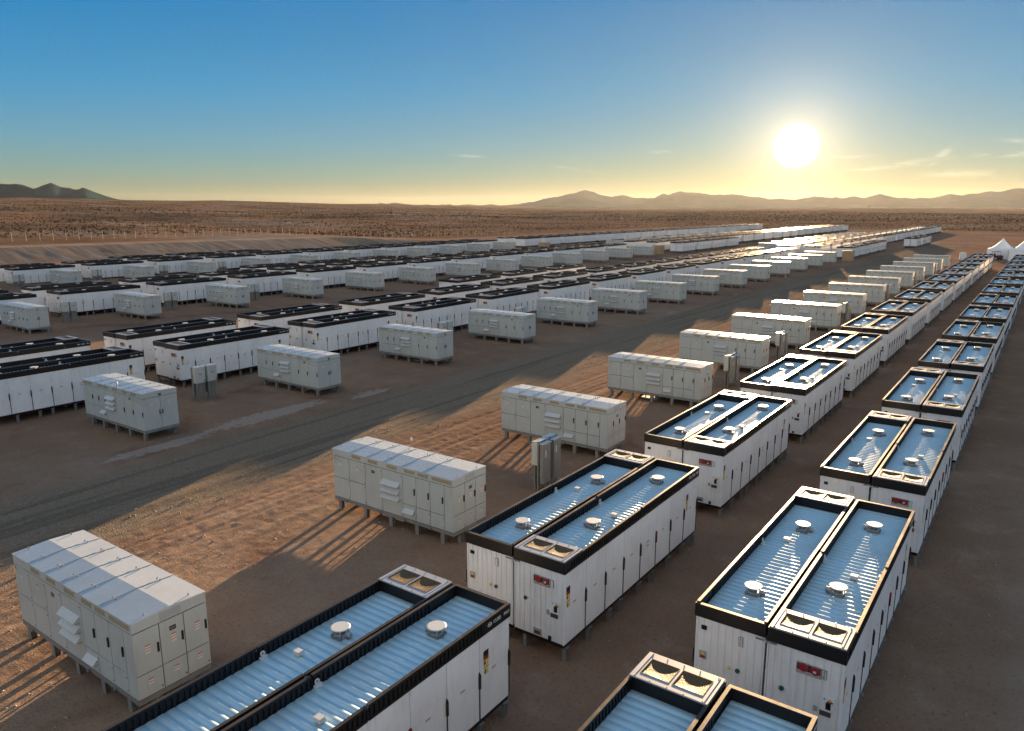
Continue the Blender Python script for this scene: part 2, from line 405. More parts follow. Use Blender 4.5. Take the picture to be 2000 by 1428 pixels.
def c_lock():
    b = MB(); b.box(W+0.005, W+0.022, DP-0.034, DP-0.006, ZB+0.012, 1.52, 'handle')
    b.add([(W+0.005,DP-0.055,1.36),(W+0.005,DP-0.002,1.36),(W+0.005,DP-0.002,1.70),(W+0.005,DP-0.03,1.78),(W+0.005,DP-0.055,1.66),
           (W+0.05,DP-0.055,1.36),(W+0.05,DP-0.002,1.36),(W+0.05,DP-0.002,1.70),(W+0.03,DP-0.03,1.78),(W+0.05,DP-0.055,1.66)],
          [(0,1,6,5),(1,2,7,6),(2,3,8,7),(3,4,9,8),(4,0,5,9),(5,6,7,8,9)], 'handle')
    return b.mesh('lock_bar')
def c_lock_red():
    b = MB(); b.box(W+0.005, W+0.022, DP-0.034, DP-0.006, ZB+0.012, 1.52, 'handle'); b.box(W+0.005, W+0.05, DP-0.055, DP-0.002, 1.37, 1.60, 'handle')
    b.box(W+0.006, W+0.052, DP-0.06, DP-0.001, 1.60, 1.76, 'labred'); return b.mesh('lock_bar')
def c_small_label(n=1):
    b = MB(); x = W+0.005
    for k in range(n):
        z = 1.62-0.13*k
        b.box(x, x+0.002, 0.44, 0.60, z, z+0.022, 'labred' if n == 1 else 'handle'); b.box(x, x+0.0018, 0.44, 0.60, z-0.04, z-0.002, 'labwhite')
    return b.mesh('door_label')
def c_warn(y0, big=1):
    b = MB(); x = W+0.005
    b.box(x, x+0.002, y0, y0+0.19, 2.06, 2.20, 'handle'); b.box(x, x+0.0021, y0, y0+0.19, 1.97, 2.058, 'labred')
    b.box(x, x+0.0019, y0, y0+0.19, 1.82, 1.968, 'labyellow'); b.box(x+0.0019, x+0.003, y0+0.02, y0+0.08, 1.85, 1.94, 'handle')
    b.box(x, x+0.0018, y0, y0+0.19, 1.76, 1.80, 'laborange')
    b.box(x, x+0.0017, y0+0.02, y0+0.18, 1.60, 1.74, 'labyellow'); b.box(x+0.0018, x+0.003, y0+0.04, y0+0.09, 1.61, 1.73, 'green')
    return b.mesh('warning_label')
def c_parapet(fins=True):
    b = MB(); t = 0.075; o = 0.03
    X0, X1, Y0, Y1 = 0.0, W+o, -o, L+o
    zt = HT
    # end beams with chamfered lower edge
    for (ya, yb) in ((Y0, Y0+t+0.02), (Y1-t-0.02, Y1)):
        b.box(X0, X1, ya, yb, ZW-0.02, zt-0.014, 'black'); b.box(X0, X1, ya, yb, zt-0.014, zt, 'rim')
    # side rails: upper and lower rail with vertical slats between, in two halves that butt with a small step
    for (xa, xb) in ((X0, X0+t), (X1-t, X1)):
        for (ya, yb, dz) in ((Y0+t+0.02, L*0.5-0.02, 0.0), (L*0.5+0.02, Y1-t-0.02, 0.012)):
            b.box(xa, xb, ya, yb, zt-0.062+dz, zt-0.014+dz, 'black'); b.box(xa, xb, ya, yb, zt-0.014+dz, zt+dz, 'rim')
            b.box(xa, xb, ya, yb, ZW-0.02, ZW+0.045, 'black')
            xm = (xa+xb)/2
            b.box(xm-0.004, xm+0.004, ya, yb, ZW+0.045, zt-0.062+dz, 'black')
            if fins:
                n = int((yb-ya)/0.125)
                for k in range(n):
                    yy = ya+(k+0.5)*(yb-ya)/n
                    if yy > 8.15 or yy < 0.35: continue
                    b.box(xa+0.004, xb-0.004, yy-0.030, yy+0.030, ZW+0.045, zt-0.062+dz, 'black')
        b.box(xa+0.005, xb-0.005, L*0.5-0.02, L*0.5+0.02, ZW, zt-0.10, 'black')
    b.box(X1-0.03, X1-0.001, 8.12, Y1-t-0.02, ZW+0.045, zt-0.05, 'black')
    return b.mesh('roof_parapet')
def c_roof():
    b = MB(); ys = []; zs = []
    y = 0.10; P = 0.21
    while y < L-0.10:
        for fr, h in ((0.0, 0), (0.10, 0), (0.19, 0.62), (0.30, 0.9), (0.48, 1), (0.66, 0.9), (0.78, 0.62), (0.88, 0)):
            ys.append(min(y+fr*P, L-0.05)); zs.append(ZR-0.034+0.034*h)
        y += P
    n = len(ys); xs = (0.04, 0.11, W-0.09, W-0.02)
    v = [(x, ys[k], (ZR-0.034 if j in (0, 3) else zs[k])) for j, x in enumerate(xs) for k in range(n)]
    f = [(j*n+k, (j+1)*n+k, (j+1)*n+k+1, j*n+k+1) for j in range(3) for k in range(n-1)]
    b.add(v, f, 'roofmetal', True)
    return b.mesh('roof_sheet')
def c_hatch(screens=False):
    b = MB(); z0, z1 = HT+0.003, HT+0.035
    xs = [0.02, 0.19, 0.80, 0.885, 1.475, 1.635]; ys = [-0.02, 0.20, 0.74, 0.93]
    for i in range(5):
        for j in range(3):
            if j == 1 and i in (1, 3): continue
            b.box(xs[i]+(0.0 if i else 0), xs[i+1], ys[j], ys[j+1], z0, z1, 'hatch')
    b.box(0.095, 0.105, -0.01, 0.92, z1, z1+0.008, 'hatch'); b.box(1.54, 1.55, -0.01, 0.92, z1, z1+0.008, 'hatch')
    for x in (0.12, 0.5, 0.84, 1.2, 1.52):
        for y in (0.02, 0.89): b.box(x, x+0.02, y, y+0.02, z1, z1+0.015, 'steel')
    for (xa, xb) in ((0.19, 0.80), (0.885, 1.475)):
        b.box(xa-0.012, xa, 0.19, 0.75, z1, z1+0.006, 'dark'); b.box(xb, xb+0.012, 0.19, 0.75, z1, z1+0.006, 'dark')
        b.box(xa, xb, 0.19, 0.20, z1, z1+0.006, 'dark'); b.box(xa, xb, 0.74, 0.75, z1, z1+0.006, 'dark')
    b.box(0.03, W, 0.86, 0.93, ZR-0.02, z0, 'black')
    if screens: _screen(b, 0.19, 0.80); _screen(b, 0.885, 1.475)
    return b.mesh('roof_hatch')
def _screen(b, x0, x1, y0=0.20, y1=0.74, n=9):
    v = []; f = []
    for i in range(n):
        for j in range(n):
            u, w_ = i/(n-1), j/(n-1)
            s = (1-(2*u-1)**2)*(1-(2*w_-1)**2)
            v.append((x0+(x1-x0)*u, y0+(y1-y0)*w_, HT+0.033-0.018*s))
    for i in range(n-1):
        for j in range(n-1): f.append((i*n+j, (i+1)*n+j, (i+1)*n+j+1, i*n+j+1))
    b.add(v, f, 'screen', True)
def c_screen(x0, x1, red=False):
    b = MB(); _screen(b, x0, x1)
    if red: b.box(x0+0.44, x0+0.55, 0.34, 0.50, HT-0.03, HT-0.005, 'labred')
    return b.mesh('hatch_screen')
def c_vent():
    b = MB(); b.box(-0.16, 0.16, -0.16, 0.16, ZR-0.01, ZR+0.05, 'steel'); b.cyl(0, 0, ZR+0.05, ZR+0.075, 0.15, 0.15, 20, 'hatch'); b.cyl(0, 0, ZR+0.075, ZR+0.185, 0.105, 0.105, 20, 'steel')
    for k in range(4): a = math.pi/4+k*math.pi/2; b.box(0.17*math.cos(a)-0.012, 0.17*math.cos(a)+0.012, 0.17*math.sin(a)-0.012, 0.17*math.sin(a)+0.012, ZR+0.05, ZR+0.19, 'hatch')
    b.box(-0.185, -0.16, -0.09, 0.09, ZR-0.01, ZR+0.10, 'hatch'); return b.mesh('roof_ventilator')
def c_cap():
    b = MB(); b.cyl(0, 0, ZR+0.185, ZR+0.21, 0.16, 0.225, 28, 'hatch', cap=False); b.cyl(0, 0, ZR+0.21, ZR+0.225, 0.225, 0.205, 28, 'labwhite', cap=False)
    b.add([(0.205*math.cos(2*math.pi*k/28), 0.205*math.sin(2*math.pi*k/28), ZR+0.225) for k in range(28)], [tuple(range(28))], 'labwhite')
    b.add([(0.16*math.cos(2*math.pi*k/28), 0.16*math.sin(2*math.pi*k/28), ZR+0.185) for k in range(28)], [tuple(reversed(range(28)))], 'labwhite')
    return b.mesh('vent_cap')
def c_act():
    b = MB(); b.cyl(-0.02, ZR+0.09, -0.30, -0.17, 0.055, 0.055, 12, 'hatch', axis='x'); b.box(-0.28, -0.20, -0.06, 0.04, ZR+0.0, ZR+0.05, 'steel')
    return b.mesh('vent_actuator')
def c_vent_all():
    b = MB(); b.box(-0.16, 0.16, -0.16, 0.16, ZR-0.01, ZR+0.05, 'steel'); b.cyl(0, 0, ZR+0.05, ZR+0.16, 0.13, 0.13, 10, 'hatch')
    b.cyl(0, 0, ZR+0.18, ZR+0.225, 0.20, 0.225, 14, 'labwhite'); b.cyl(-0.02, ZR+0.09, -0.30, -0.17, 0.055, 0.055, 8, 'hatch', axis='x')
    return b.mesh('roof_ventilator')
def c_box():
    b = MB(); b.box(0.90, 1.08, 3.88, 4.02, ZR+0.02, ZR+0.12, 'labwhite'); b.box(0.93, 1.05, 3.90, 4.00, ZR-0.02, ZR+0.02, 'steel')
    return b.mesh('roof_junction_box')
def c_lug(x):
    b = MB(); n = 14; y0 = 4.65 if x < 0.8 else 4.45; z0 = ZR+0.10; sg = 1 if x < 0.8 else -1
    xi = x+sg*0.085
    vo, vi = [], []
    for k in range(n):
        a = 2*math.pi*k/n
        vo.append((xi, y0+0.06*math.cos(a), z0+0.06*math.sin(a))); vi.append((xi, y0+0.028*math.cos(a), z0+0.028*math.sin(a)))
    w = vo+vi+[(p[0]+sg*0.02, p[1], p[2]) for p in vo+vi]
    f = []
    for k in range(n):
        j = (k+1) % n
        f += [(k, j, n+j, n+k), (2*n+k, 3*n+k, 3*n+j, 2*n+j), (k, 2*n+k, 2*n+j, j), (n+k, n+j, 3*n+j, 3*n+k)]
    b.add(w, f, 'labwhite')
    b.box(min(xi, xi+sg*0.06), max(xi, xi+sg*0.06), y0-0.09, y0+0.09, ZR-0.03, ZR+0.045, 'labwhite')
    return b.mesh('lifting_lug')
def c_base(posts=False):
    b = MB(); b.box(0.03, W-0.02, 0.03, L-0.03, 0.42, ZB-0.002, 'black')
    if posts:
        for y in (0.2, 1.4, 2.6, 3.3, 4.6, 5.5, 6.8, 8.0, 8.9):
            b.box(W-0.10, W+0.02, y-0.06, y+0.06, 0.0, 0.42, 'steel'); b.box(0.2, 0.3, y-0.06, y+0.06, 0.0, 0.42, 'steel')
    return b.mesh('base_frame')
def c_post():
    b = MB()   # I-section pile with a cap plate that reaches past the wall
    b.box(-0.055, 0.055, -0.065, -0.055, 0.0, 0.40, 'steel'); b.box(-0.055, 0.055, 0.055, 0.065, 0.0, 0.40, 'steel'); b.box(-0.006, 0.006, -0.055, 0.055, 0.0, 0.40, 'steel')
    b.box(-0.10, 0.09, -0.085, 0.085, 0.40, 0.418, 'steel'); return b.mesh('support_post')
def c_red(detail=True):
    b = MB(); y = -0.002
    x0 = W-0.97
    b.box(x0, x0+0.52, y-0.03, y, 2.10, 2.36, 'grey'); b.box(x0+0.015, x0+0.505, y-0.034, y-0.03, 2.19, 2.345, 'dark')
    b.cyl(x0+0.15, 2.265, y-0.06, y-0.034, 0.085, 0.105, 18, 'labred', axis='y'); b.cyl(x0+0.39, 2.255, y-0.06, y-0.034, 0.085, 0.10, 18, 'labred', axis='y')
    if detail: b.box(x0+0.36, x0+0.42, y-0.064, y-0.06, 2.22, 2.27, 'labwhite')
    return b.mesh('fire_connection_panel')
def c_ctrl():
    b = MB(); y = -0.002; x0 = W-0.42
    b.box(x0, x0+0.28, y-0.03, y, 1.40, 1.74, 'white'); b.box(x0+0.12, x0+0.22, y-0.045, y-0.03, 1.46, 1.62, 'handle')
    b.cyl(x0+0.08, 1.69, y-0.035, y-0.03, 0.018, 0.018, 10, 'blue', axis='y'); b.cyl(x0+0.20, 1.685, y-0.034, y-0.03, 0.035, 0.035, 12, 'labyellow', axis='y')
    b.box(x0+0.14, x0+0.26, y-0.034, y-0.03, 1.625, 1.66, 'labred')
    b.box(x0, x0+0.23, y-0.02, y, 1.27, 1.395, 'brown')
    return b.mesh('control_box')
def c_blue():
    b = MB(); b.box(W-0.56, W-0.46, -0.016, -0.002, 1.29, 1.43, 'blue'); return b.mesh('blue_notice')
def c_idplate(end):
    b = MB()
    if end == 'P': b.box(W-0.438, W-0.337, -0.0145, -0.002, 2.122, 2.338, 'handle')
    else: b.box(W-1.138, W-1.032, L+0.0115, L+0.0225, 2.192, 2.428, 'handle')
    if end == 'P': b.box(W-0.43, W-0.345, -0.016, -0.0146, 2.13, 2.33, 'labwhite')
    else: b.box(W-1.13, W-1.04, L+0.0226, L+0.024, 2.20, 2.42, 'labwhite')
    return b.mesh('id_plate')
def c_endlabel():
    b = MB(); y = L+0.012
    b.box(W-0.30, W-0.12, y, y+0.004, 1.56, 1.76, 'grey'); b.cyl(W-0.205, 1.70, y+0.004, y+0.006, 0.04, 0.04, 12, 'labyellow', axis='y'); b.box(W-0.27, W-0.15, y+0.004, y+0.0065, 1.58, 1.645, 'labred')
    return b.mesh('end_notice')
def c_clamp():
    b = MB(); b.box(-0.25, 0.22, -0.075, -0.035, ZW-0.045, ZW-0.02, 'steel'); b.box(-0.06, 0.0, -0.09, -0.075, ZW-0.06, ZW-0.01, 'hatch'); b.box(0.03, 0.08, -0.09, -0.075, ZW-0.06, ZW-0.01, 'hatch')
    return b.mesh('corner_clamp')
CM = dict(housing=c_housing(False), housing_d=c_housing(True), housing_far=c_housing(True, False), door=c_door(), lock=c_lock(), lock_red=c_lock_red(), lab1=c_small_label(1), lab2=c_small_label(2),
          warn0=c_warn(0.09), warn7=c_warn(0.14), parapet=c_parapet(True), parapet_s=c_parapet(False), roof=c_roof(), hatch=c_hatch(), hatch_s=c_hatch(True),
          scr1=c_screen(0.19, 0.80), scr2=c_screen(0.885, 1.475, True), vent=c_vent(), cap=c_cap(), act=c_act(), vent_all=c_vent_all(), box=c_box(), lug0=c_lug(0.0), lug1=c_lug(W),
          base=c_base(), base_p=c_base(True), post=c_post(), red=c_red(), ctrl=c_ctrl(), blue=c_blue(), idP=c_idplate('P'), idQ=c_idplate('Q'), endl=c_endlabel(), clamp=c_clamp())
def emblem_mesh():
    b = MB(); n = 28; a, c = 0.075, 0.052
    vo = [(a*math.cos(2*math.pi*k/n), c*math.sin(2*math.pi*k/n), 0) for k in range(n)]
    vi = [(0.80*p[0], 0.78*p[1], 0) for p in vo]
    w = vo+vi+[(p[0], p[1], 0.004) for p in vo+vi]
    f = []
    for k in range(n):
        j = (k+1) % n
        f += [(2*n+k, 2*n+j, 3*n+j, 3*n+k), (k, j, 2*n+j, 2*n+k), (n+k, 3*n+k, 3*n+j, n+j)]
    b.add(w, f, 'labwhite')
    b.add([(-0.05,-0.012,0.003),(0.05,-0.012,0.003),(0.05,0.012,0.003),(-0.05,0.012,0.003)], [(0,1,2,3)], 'labwhite')
    return b.mesh('emblem')
EMB = emblem_mesh()
TXT = text_mesh('CUBE', 0.115); TXT2 = text_mesh('PRO', 0.115)
ROTX = Matrix(((0,0,1,0),(1,0,0,0),(0,1,0,0),(0,0,0,1)))   # text x -> +y, text y -> +z, normal -> +x

def container_near(outer=True, own_doors=True):
    root = empty('battery_container')
    link('housing', CM['housing' if own_doors else 'housing_d'], root)
    p = link('roof_parapet', CM['parapet'], root)
    e = link('emblem', EMB, p); e.matrix_basis = Matrix.Translation((W+0.031, 8.32, 2.795)) @ ROTX
    e = link('lettering', TXT, p); e.matrix_basis = Matrix.Translation((W+0.032, 8.46, 2.755)) @ ROTX
    e = link('lettering', TXT2, p); e.matrix_basis = Matrix.Translation((W+0.032, 8.86, 2.755)) @ ROTX
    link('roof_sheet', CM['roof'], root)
    h = link('roof_hatch', CM['hatch'], root); link('hatch_screen', CM['scr1'], h); link('hatch_screen', CM['scr2'], h)
    for y in (2.9, 7.44):
        v = link('roof_ventilator', CM['vent'], root); v.location = (0.83, y, 0)
        link('vent_cap', CM['cap'], v); link('vent_actuator', CM['act'], v)
    link('roof_junction_box', CM['box'], root)
    link('lifting_lug', CM['lug0'], root); link('lifting_lug', CM['lug1'], root)
    link('base_frame', CM['base'], root)
    for y in (0.15, 1.4, 2.6, 3.3, 4.6, 5.5, 6.8, 8.0, 8.95):
        for x in ((W-0.04, 0.3) if y in (0.15, 8.95, 4.6) else (W-0.04,)):
            q = link('support_post', CM['post'], root); q.location = (x, y, 0)
    link('fire_connection_panel', CM['red'], root); link('control_box', CM['ctrl'], root)
    link('id_plate', CM['idP'], root); link('id_plate', CM['idQ'], root); link('end_notice', CM['endl'], root); link('corner_clamp', CM['clamp'], root)
    if own_doors:
        for k in range(8):
            d = link('side_door', CM['door'], root); d.location = (0, k*DP, 0)
            link('lock_bar', CM['lock_red' if k == 4 else 'lock'], d)
            link('door_label', CM['lab2' if k == 4 else 'lab1'], d)
            if k == 0: link('warning_label', CM['warn0'], d)
            if k == 7: link('warning_label', CM['warn7'], d)
    return root
def container_mid():
    root = empty('battery_container')
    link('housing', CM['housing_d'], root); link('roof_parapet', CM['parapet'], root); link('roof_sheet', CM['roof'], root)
    link('roof_hatch', CM['hatch_s'], root)
    for y in (2.9, 7.44):
        v = link('roof_ventilator', CM['vent_all'], root); v.location = (0.83, y, 0)
    link('base_frame', CM['base_p'], root); link('fire_connection_panel', CM['red'], root)
    return root
def container_far():
    root = empty('battery_container')
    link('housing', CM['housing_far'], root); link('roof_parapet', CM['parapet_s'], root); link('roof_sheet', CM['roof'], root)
    link('roof_hatch', CM['hatch_s'], root); link('base_frame', CM['base_p'], root)
    return root
KIDS = {}
def kids(o):
    return [c for c in KIDS.get(o.name, [])]
def index_children():
    KIDS.clear()
    for o in bpy.data.objects:
        if o.parent: KIDS.setdefault(o.parent.name, []).append(o)
def copy_tree(o, parent=None):
    c = o.copy(); C.objects.link(c)
    if parent is not None: c.parent = parent
    for ch in kids(o): copy_tree(ch, c)
    return c

# ------------------------------------------------------------------ converter cabinet (local: x 0..6.36, y 0..1.92; 3-door end on +x)
PL, PD = 6.36, 1.92
ZS, ZF, ZE, ZRD = 0.56, 2.30, 2.58, 2.63
def p_skid():
    b = MB()
    for (ya, yb) in ((0.0, 0.07), (PD-0.07, PD)): b.box(0, PL, ya, yb, 0.42, ZS-0.01, 'steel')
    for (xa, xb) in ((0.0, 0.07), (PL-0.07, PL)): b.box(xa, xb, 0.07, PD-0.07, 0.42, ZS-0.01, 'steel')
    for x in (1.5, 3.2, 4.8): b.box(x, x+0.08, 0.07, PD-0.07, 0.42, ZS-0.02, 'steel')
    for x in (0.72, 2.62, 3.95, 5.28): b.cyl(x, 0.47, -0.07, 0.0, 0.04, 0.04, 12, 'steel', axis='y'); b.cyl(x, 0.47, PD, PD+0.07, 0.04, 0.04, 12, 'steel', axis='y')
    return b.mesh('skid_frame')
def p_leg():
    b = MB(); b.box(-0.09, 0.09, -0.08, -0.065, 0, 0.40, 'steel'); b.box(-0.09, 0.09, 0.065, 0.08, 0, 0.40, 'steel'); b.box(-0.01, 0.01, -0.065, 0.065, 0, 0.40, 'steel')
    b.box(-0.10, 0.10, -0.10, 0.08, 0.40, 0.418, 'steeldark'); return b.mesh('support_leg')
def p_housing():
    b = MB(); b.box(0.02, PL-0.02, 0.02, PD-0.02, ZS-0.008, ZF, 'seam'); return b
def panel(b, side, a0, a1, z0, z1, m='cabinet', t=0.02):
    g = 0.011
    if side == 'S': b.box(a0+g, a1-g, 0.02-t, 0.02, z0+g, z1-g, m)
    if side == 'N': b.box(PL-a1+g, PL-a0-g, PD-0.02, PD-0.02+t, z0+g, z1-g, m)
    if side == 'E': b.box(PL-0.02, PL-0.02+t, a0+g, a1-g, z0+g, z1-g, m)
    if side == 'W': b.box(0.02-t, 0.02, a0+g, a1-g, z0+g, z1-g, m)
def knob(b, side, a, z, r=0.014):
    if side == 'S': b.box(a-r, a+r, -0.008, 0.0, z-r, z+r, 'handle')
    if side == 'N': b.box(PL-a-r, PL-a+r, PD, PD+0.008, z-r, z+r, 'handle')
    if side == 'E': b.box(PL, PL+0.008, a-r, a+r, z-r, z+r, 'handle')
def handle(b, side, a, z):
    if side == 'S': b.box(a-0.02, a+0.02, -0.035, 0.0, z-0.12, z+0.12, 'handle'); b.box(a-0.03, a+0.03, -0.02, 0.0, z-0.03, z+0.13, 'handle')
    if side == 'N': b.box(PL-a-0.02, PL-a+0.02, PD, PD+0.035, z-0.12, z+0.12, 'handle'); b.box(PL-a-0.03, PL-a+0.03, PD, PD+0.02, z-0.03, z+0.13, 'handle')
    if side == 'E': b.box(PL, PL+0.035, a-0.02, a+0.02, z-0.12, z+0.12, 'handle')
    if side == 'W': b.box(-0.035, 0.0, a-0.02, a+0.02, z-0.12, z+0.12, 'handle')
def lbl(b, side, a, z, n=3, w=0.13, y0=0.0):
    e = 0.002
    for k in range(n):
        zz = z-0.072*k
        for (m, za, zb) in (('labred' if k == 0 else 'laborange', zz, zz+0.022), ('labwhite', zz-0.046, zz-0.002)):
            if side == 'S': b.box(a, a+w, y0-e, y0, za, zb, m)
            if side == 'N': b.box(PL-a-w, PL-a, PD, PD+e, za, zb, m)
            if side == 'E': b.box(PL, PL+e, a, a+w, za, zb, m)
            if side == 'W': b.box(-e, 0.0, a, a+w, za, zb, m)
F_DOORS = []   # (side, a0, a1, z0, z1, handle a, handle z, kind)
for a0, a1 in ((0.0, 0.94), (0.94, 1.86)):
    F_DOORS.append(('S', a0, a1, 1.41, ZF, None, 0, 'panel')); F_DOORS.append(('S', a0, a1, ZS, 1.41, None, 0, 'panel'))
F_DOORS.append(('S', 1.86, 2.78, ZS, ZF, None, 0, 'panel'))
F_DOORS.append(('S', 2.78, 3.86, ZS, ZF, None, 0, 'panel'))
for a0, a1 in ((3.86, 4.55), (4.55, 5.25), (5.25, 5.94)):
    F_DOORS.append(('S', a0, a1, 1.13, ZF, a1-0.08, 1.70, 'door')); F_DOORS.append(('S', a0, a1, ZS, 1.13, None, 0, 'panel'))
F_DOORS.append(('S', 5.94, PL, ZS, ZF, None, 0, 'panel'))
for a0, a1 in ((0.0, 0.66), (0.66, 1.29), (1.29, PD)):
    F_DOORS.append(('E', a0, a1, 1.18, ZF, a1-0.07, 1.72, 'door')); F_DOORS.append(('E', a0, a1, ZS, 1.18, None, 0, 'panel'))
# far long side (seen on the rows turned round): a runs along the turned unit's x
F_DOORS.append(('N', 0.0, 0.42, ZS, ZF, None, 0, 'panel'))
for a0, a1 in ((0.42, 1.11), (1.11, 1.81), (1.81, 2.50)):
    F_DOORS.append(('N', a0, a1, 1.25, ZF, a1-0.08, 1.70, 'door')); F_DOORS.append(('N', a0, a1, ZS, 1.25, None, 0, 'panel'))
F_DOORS.append(('N', 2.50, 3.60, ZS, ZF, None, 0, 'panel'))
for a0, a1 in ((3.60, 4.50), (4.50, 5.42), (5.42, PL)): F_DOORS.append(('N', a0, a1, ZS, ZF, a1-0.09, 1.45, 'door'))
F_DOORS.append(('W', 0.0, 0.96, ZS, ZF, 0.88, 1.45, 'door')); F_DOORS.append(('W', 0.96, PD, ZS, ZF, 1.04, 1.45, 'door'))
def p_fascia():
    b = MB(); f = ZF+0.012
    b.box(0, PL, 0, PD, f, ZE, 'cabinet')
    for s in ('S', 'N'):
        vv = ((1.12,1.63),(2.04,2.54),(3.07,3.58),(3.98,4.49),(4.64,5.17),(5.35,6.28)) if s == 'S' else ((0.15,1.03),(1.22,1.75),(1.88,2.40),(2.80,3.30),(3.85,4.35),(4.75,5.25))
        for a0, a1 in vv:
            if s == 'S':
                b.box(a0-0.02, a1+0.02, -0.012, 0.0, 2.37, 2.385, 'cabinet'); b.box(a0-0.02, a1+0.02, -0.012, 0.0, 2.52, 2.535, 'cabinet')
            else:
                b.box(PL-a1-0.02, PL-a0+0.02, PD, PD+0.012, 2.37, 2.385, 'cabinet'); b.box(PL-a1-0.02, PL-a0+0.02, PD, PD+0.012, 2.52, 2.535, 'cabinet')
    return b.mesh('roof_fascia')
def p_grille(w_):
    b = MB(); b.box(0, w_, -0.006, 0.0, 2.386, 2.519, 'grille')
    n = max(2, int(w_/0.115))
    for k in range(n+1):
        x = k*w_/n; b.box(max(0, x-0.005), min(w_, x+0.005), -0.011, -0.006, 2.386, 2.519, 'cabinet')
    return b.mesh('vent_grille')
def p_roof():
    b = MB(); o = 0.015; m = PD/2
    n = 6; e = [0.0, 1.0, 1.95, 2.86, 3.84, 4.88, PL]
    for k in range(6):
        x0, x1 = e[k]+(0.006 if k else -o), e[k+1]-(0.006 if k < 5 else -o)
        b.add([(x0,-o,ZE+0.005),(x1,-o,ZE+0.005),(x1,m,ZRD),(x0,m,ZRD),(x0,PD+o,ZE+0.005),(x1,PD+o,ZE+0.005),(x0,-o,ZE-0.02),(x1,-o,ZE-0.02),(x0,PD+o,ZE-0.02),(x1,PD+o,ZE-0.02),(x0,m,ZE-0.02),(x1,m,ZE-0.02)],
              [(0,1,2,3),(3,2,5,4),(6,7,1,0),(4,5,9,8),(0,3,10,6),(3,4,8,10),(1,7,11,2),(2,11,9,5)], 'cabroof')
        if k:
            for (ya, yb, za, zb) in ((-o, m, ZE+0.005, ZRD), (m, PD+o, ZRD, ZE+0.005)):
                xs = e[k]
                b.add([(xs-0.02,ya,za+0.002),(xs+0.02,ya,za+0.002),(xs+0.02,yb,zb+0.002),(xs-0.02,yb,zb+0.002),(xs-0.02,ya,za+0.016),(xs+0.02,ya,za+0.016),(xs+0.02,yb,zb+0.016),(xs-0.02,yb,zb+0.016)],
                      [(4,5,6,7),(0,1,5,4),(1,2,6,5),(2,3,7,6),(3,0,4,7)], 'cabroof')
    return b.mesh('roof')
def p_hooks():
    b = MB()
    for x in (0.93, 1.07, 1.88, 2.02, 2.79, 2.93, 3.77, 3.91, 4.81, 4.95, 0.1, PL-0.12):
        for y in (0.38, PD-0.38):
            z = ZE+0.005+(ZRD-ZE)*min(y, PD-y)/(PD/2)
            b.box(x-0.012, x+0.012, y-0.02, y+0.02, z, z+0.055, 'hatch')
    return b.mesh('roof_lifting_eyes')
def p_hood(w_, out, h):
    b = MB(); b.prism([(0.0, 0.0), (-out, -h), (-out, -h-0.02), (0.0, -h-0.02)], 0.0, w_, 'cabroof', 'x')
    b.box(0.05, w_-0.05, -out*0.5, 0.0, -h-0.07, -h-0.022, 'grille')
    return b.mesh('louvre_hood')
def p_disp():
    b = MB(); b.box(0, 0.17, -0.006, 0.0, 0, 0.11, 'handle')
    for k in range(5): b.box(0.02+k*0.027, 0.04+k*0.027, -0.008, -0.006, 0.045, 0.068, 'grey')
    return b.mesh('display_plate')
def p_logo():
    b = MB()  # small curved swoosh over a line of illegible grey strokes
    n = 9; pts = [(0.02+0.40*k/(n-1), 0.10-0.11*(k/(n-1))+0.05*math.sin(math.pi*k/(n-1))) for k in range(n)]
    for k in range(n-1):
        (x0, z0), (x1, z1) = pts[k], pts[k+1]; h = 0.012
        b.add([(x0,-0.003,z0),(x1,-0.003,z1),(x1,-0.003,z1+h),(x0,-0.003,z0+h)], [(0,1,2,3)], 'handle')
    b.box(0.0, 0.05, -0.003, 0.0, 0.12, 0.17, 'handle')
    b.box(0.0, 0.12, -0.003, 0.0, -0.01, 0.01, 'grey')
    b.box(0.28, 0.40, -0.003, 0.0, -0.10, -0.045, 'labwhite')
    return b.mesh('maker_mark')
PM = dict(skid=p_skid(), leg=p_leg(), core=p_housing().mesh('housing'), fascia=p_fascia(), roof=p_roof(), hooks=p_hooks(), g50=p_grille(0.51), g93=p_grille(0.93), hood=p_hood(0.92, 0.17, 0.15), shood=p_hood(0.54, 0.15, 0.14), disp=p_disp(), logo=p_logo())
def p_all_mesh():
    b = p_housing()
    for (s, a0, a1, z0, z1, ha, hz, kd) in F_DOORS:
        panel(b, s, a0, a1, z0, z1)
        if ha is not None: handle(b, s, ha, hz)
    for a, z, s in ((0.32, 1.84, 'E'), (0.95, 1.84, 'E'), (1.58, 1.84, 'E'), (0.35, 2.10, 'W'), (1.45, 2.10, 'W'), (5.6, 2.02, 'N'), (3.9, 2.1, 'N'), (1.33, 2.03, 'S')): lbl(b, s, a, z, 3 if s != 'S' else 2)
    b.box(2.22, 2.38, -0.005, 0, 2.0, 2.1, 'handle'); b.box(PL-5.15, PL-5.0, PD, PD+0.005, 2.12, 2.22, 'handle')
    b.box(PL, PL+0.005, 0.92, 1.08, 2.0, 2.09, 'handle'); b.box(-0.006, 0.0, 0.90, 1.05, ZF+0.06, ZF+0.13, 'handle')
    lbl(b, 'N', 4.85, 2.02, 3)
    return b.mesh('housing')
PM['all'] = p_all_mesh()
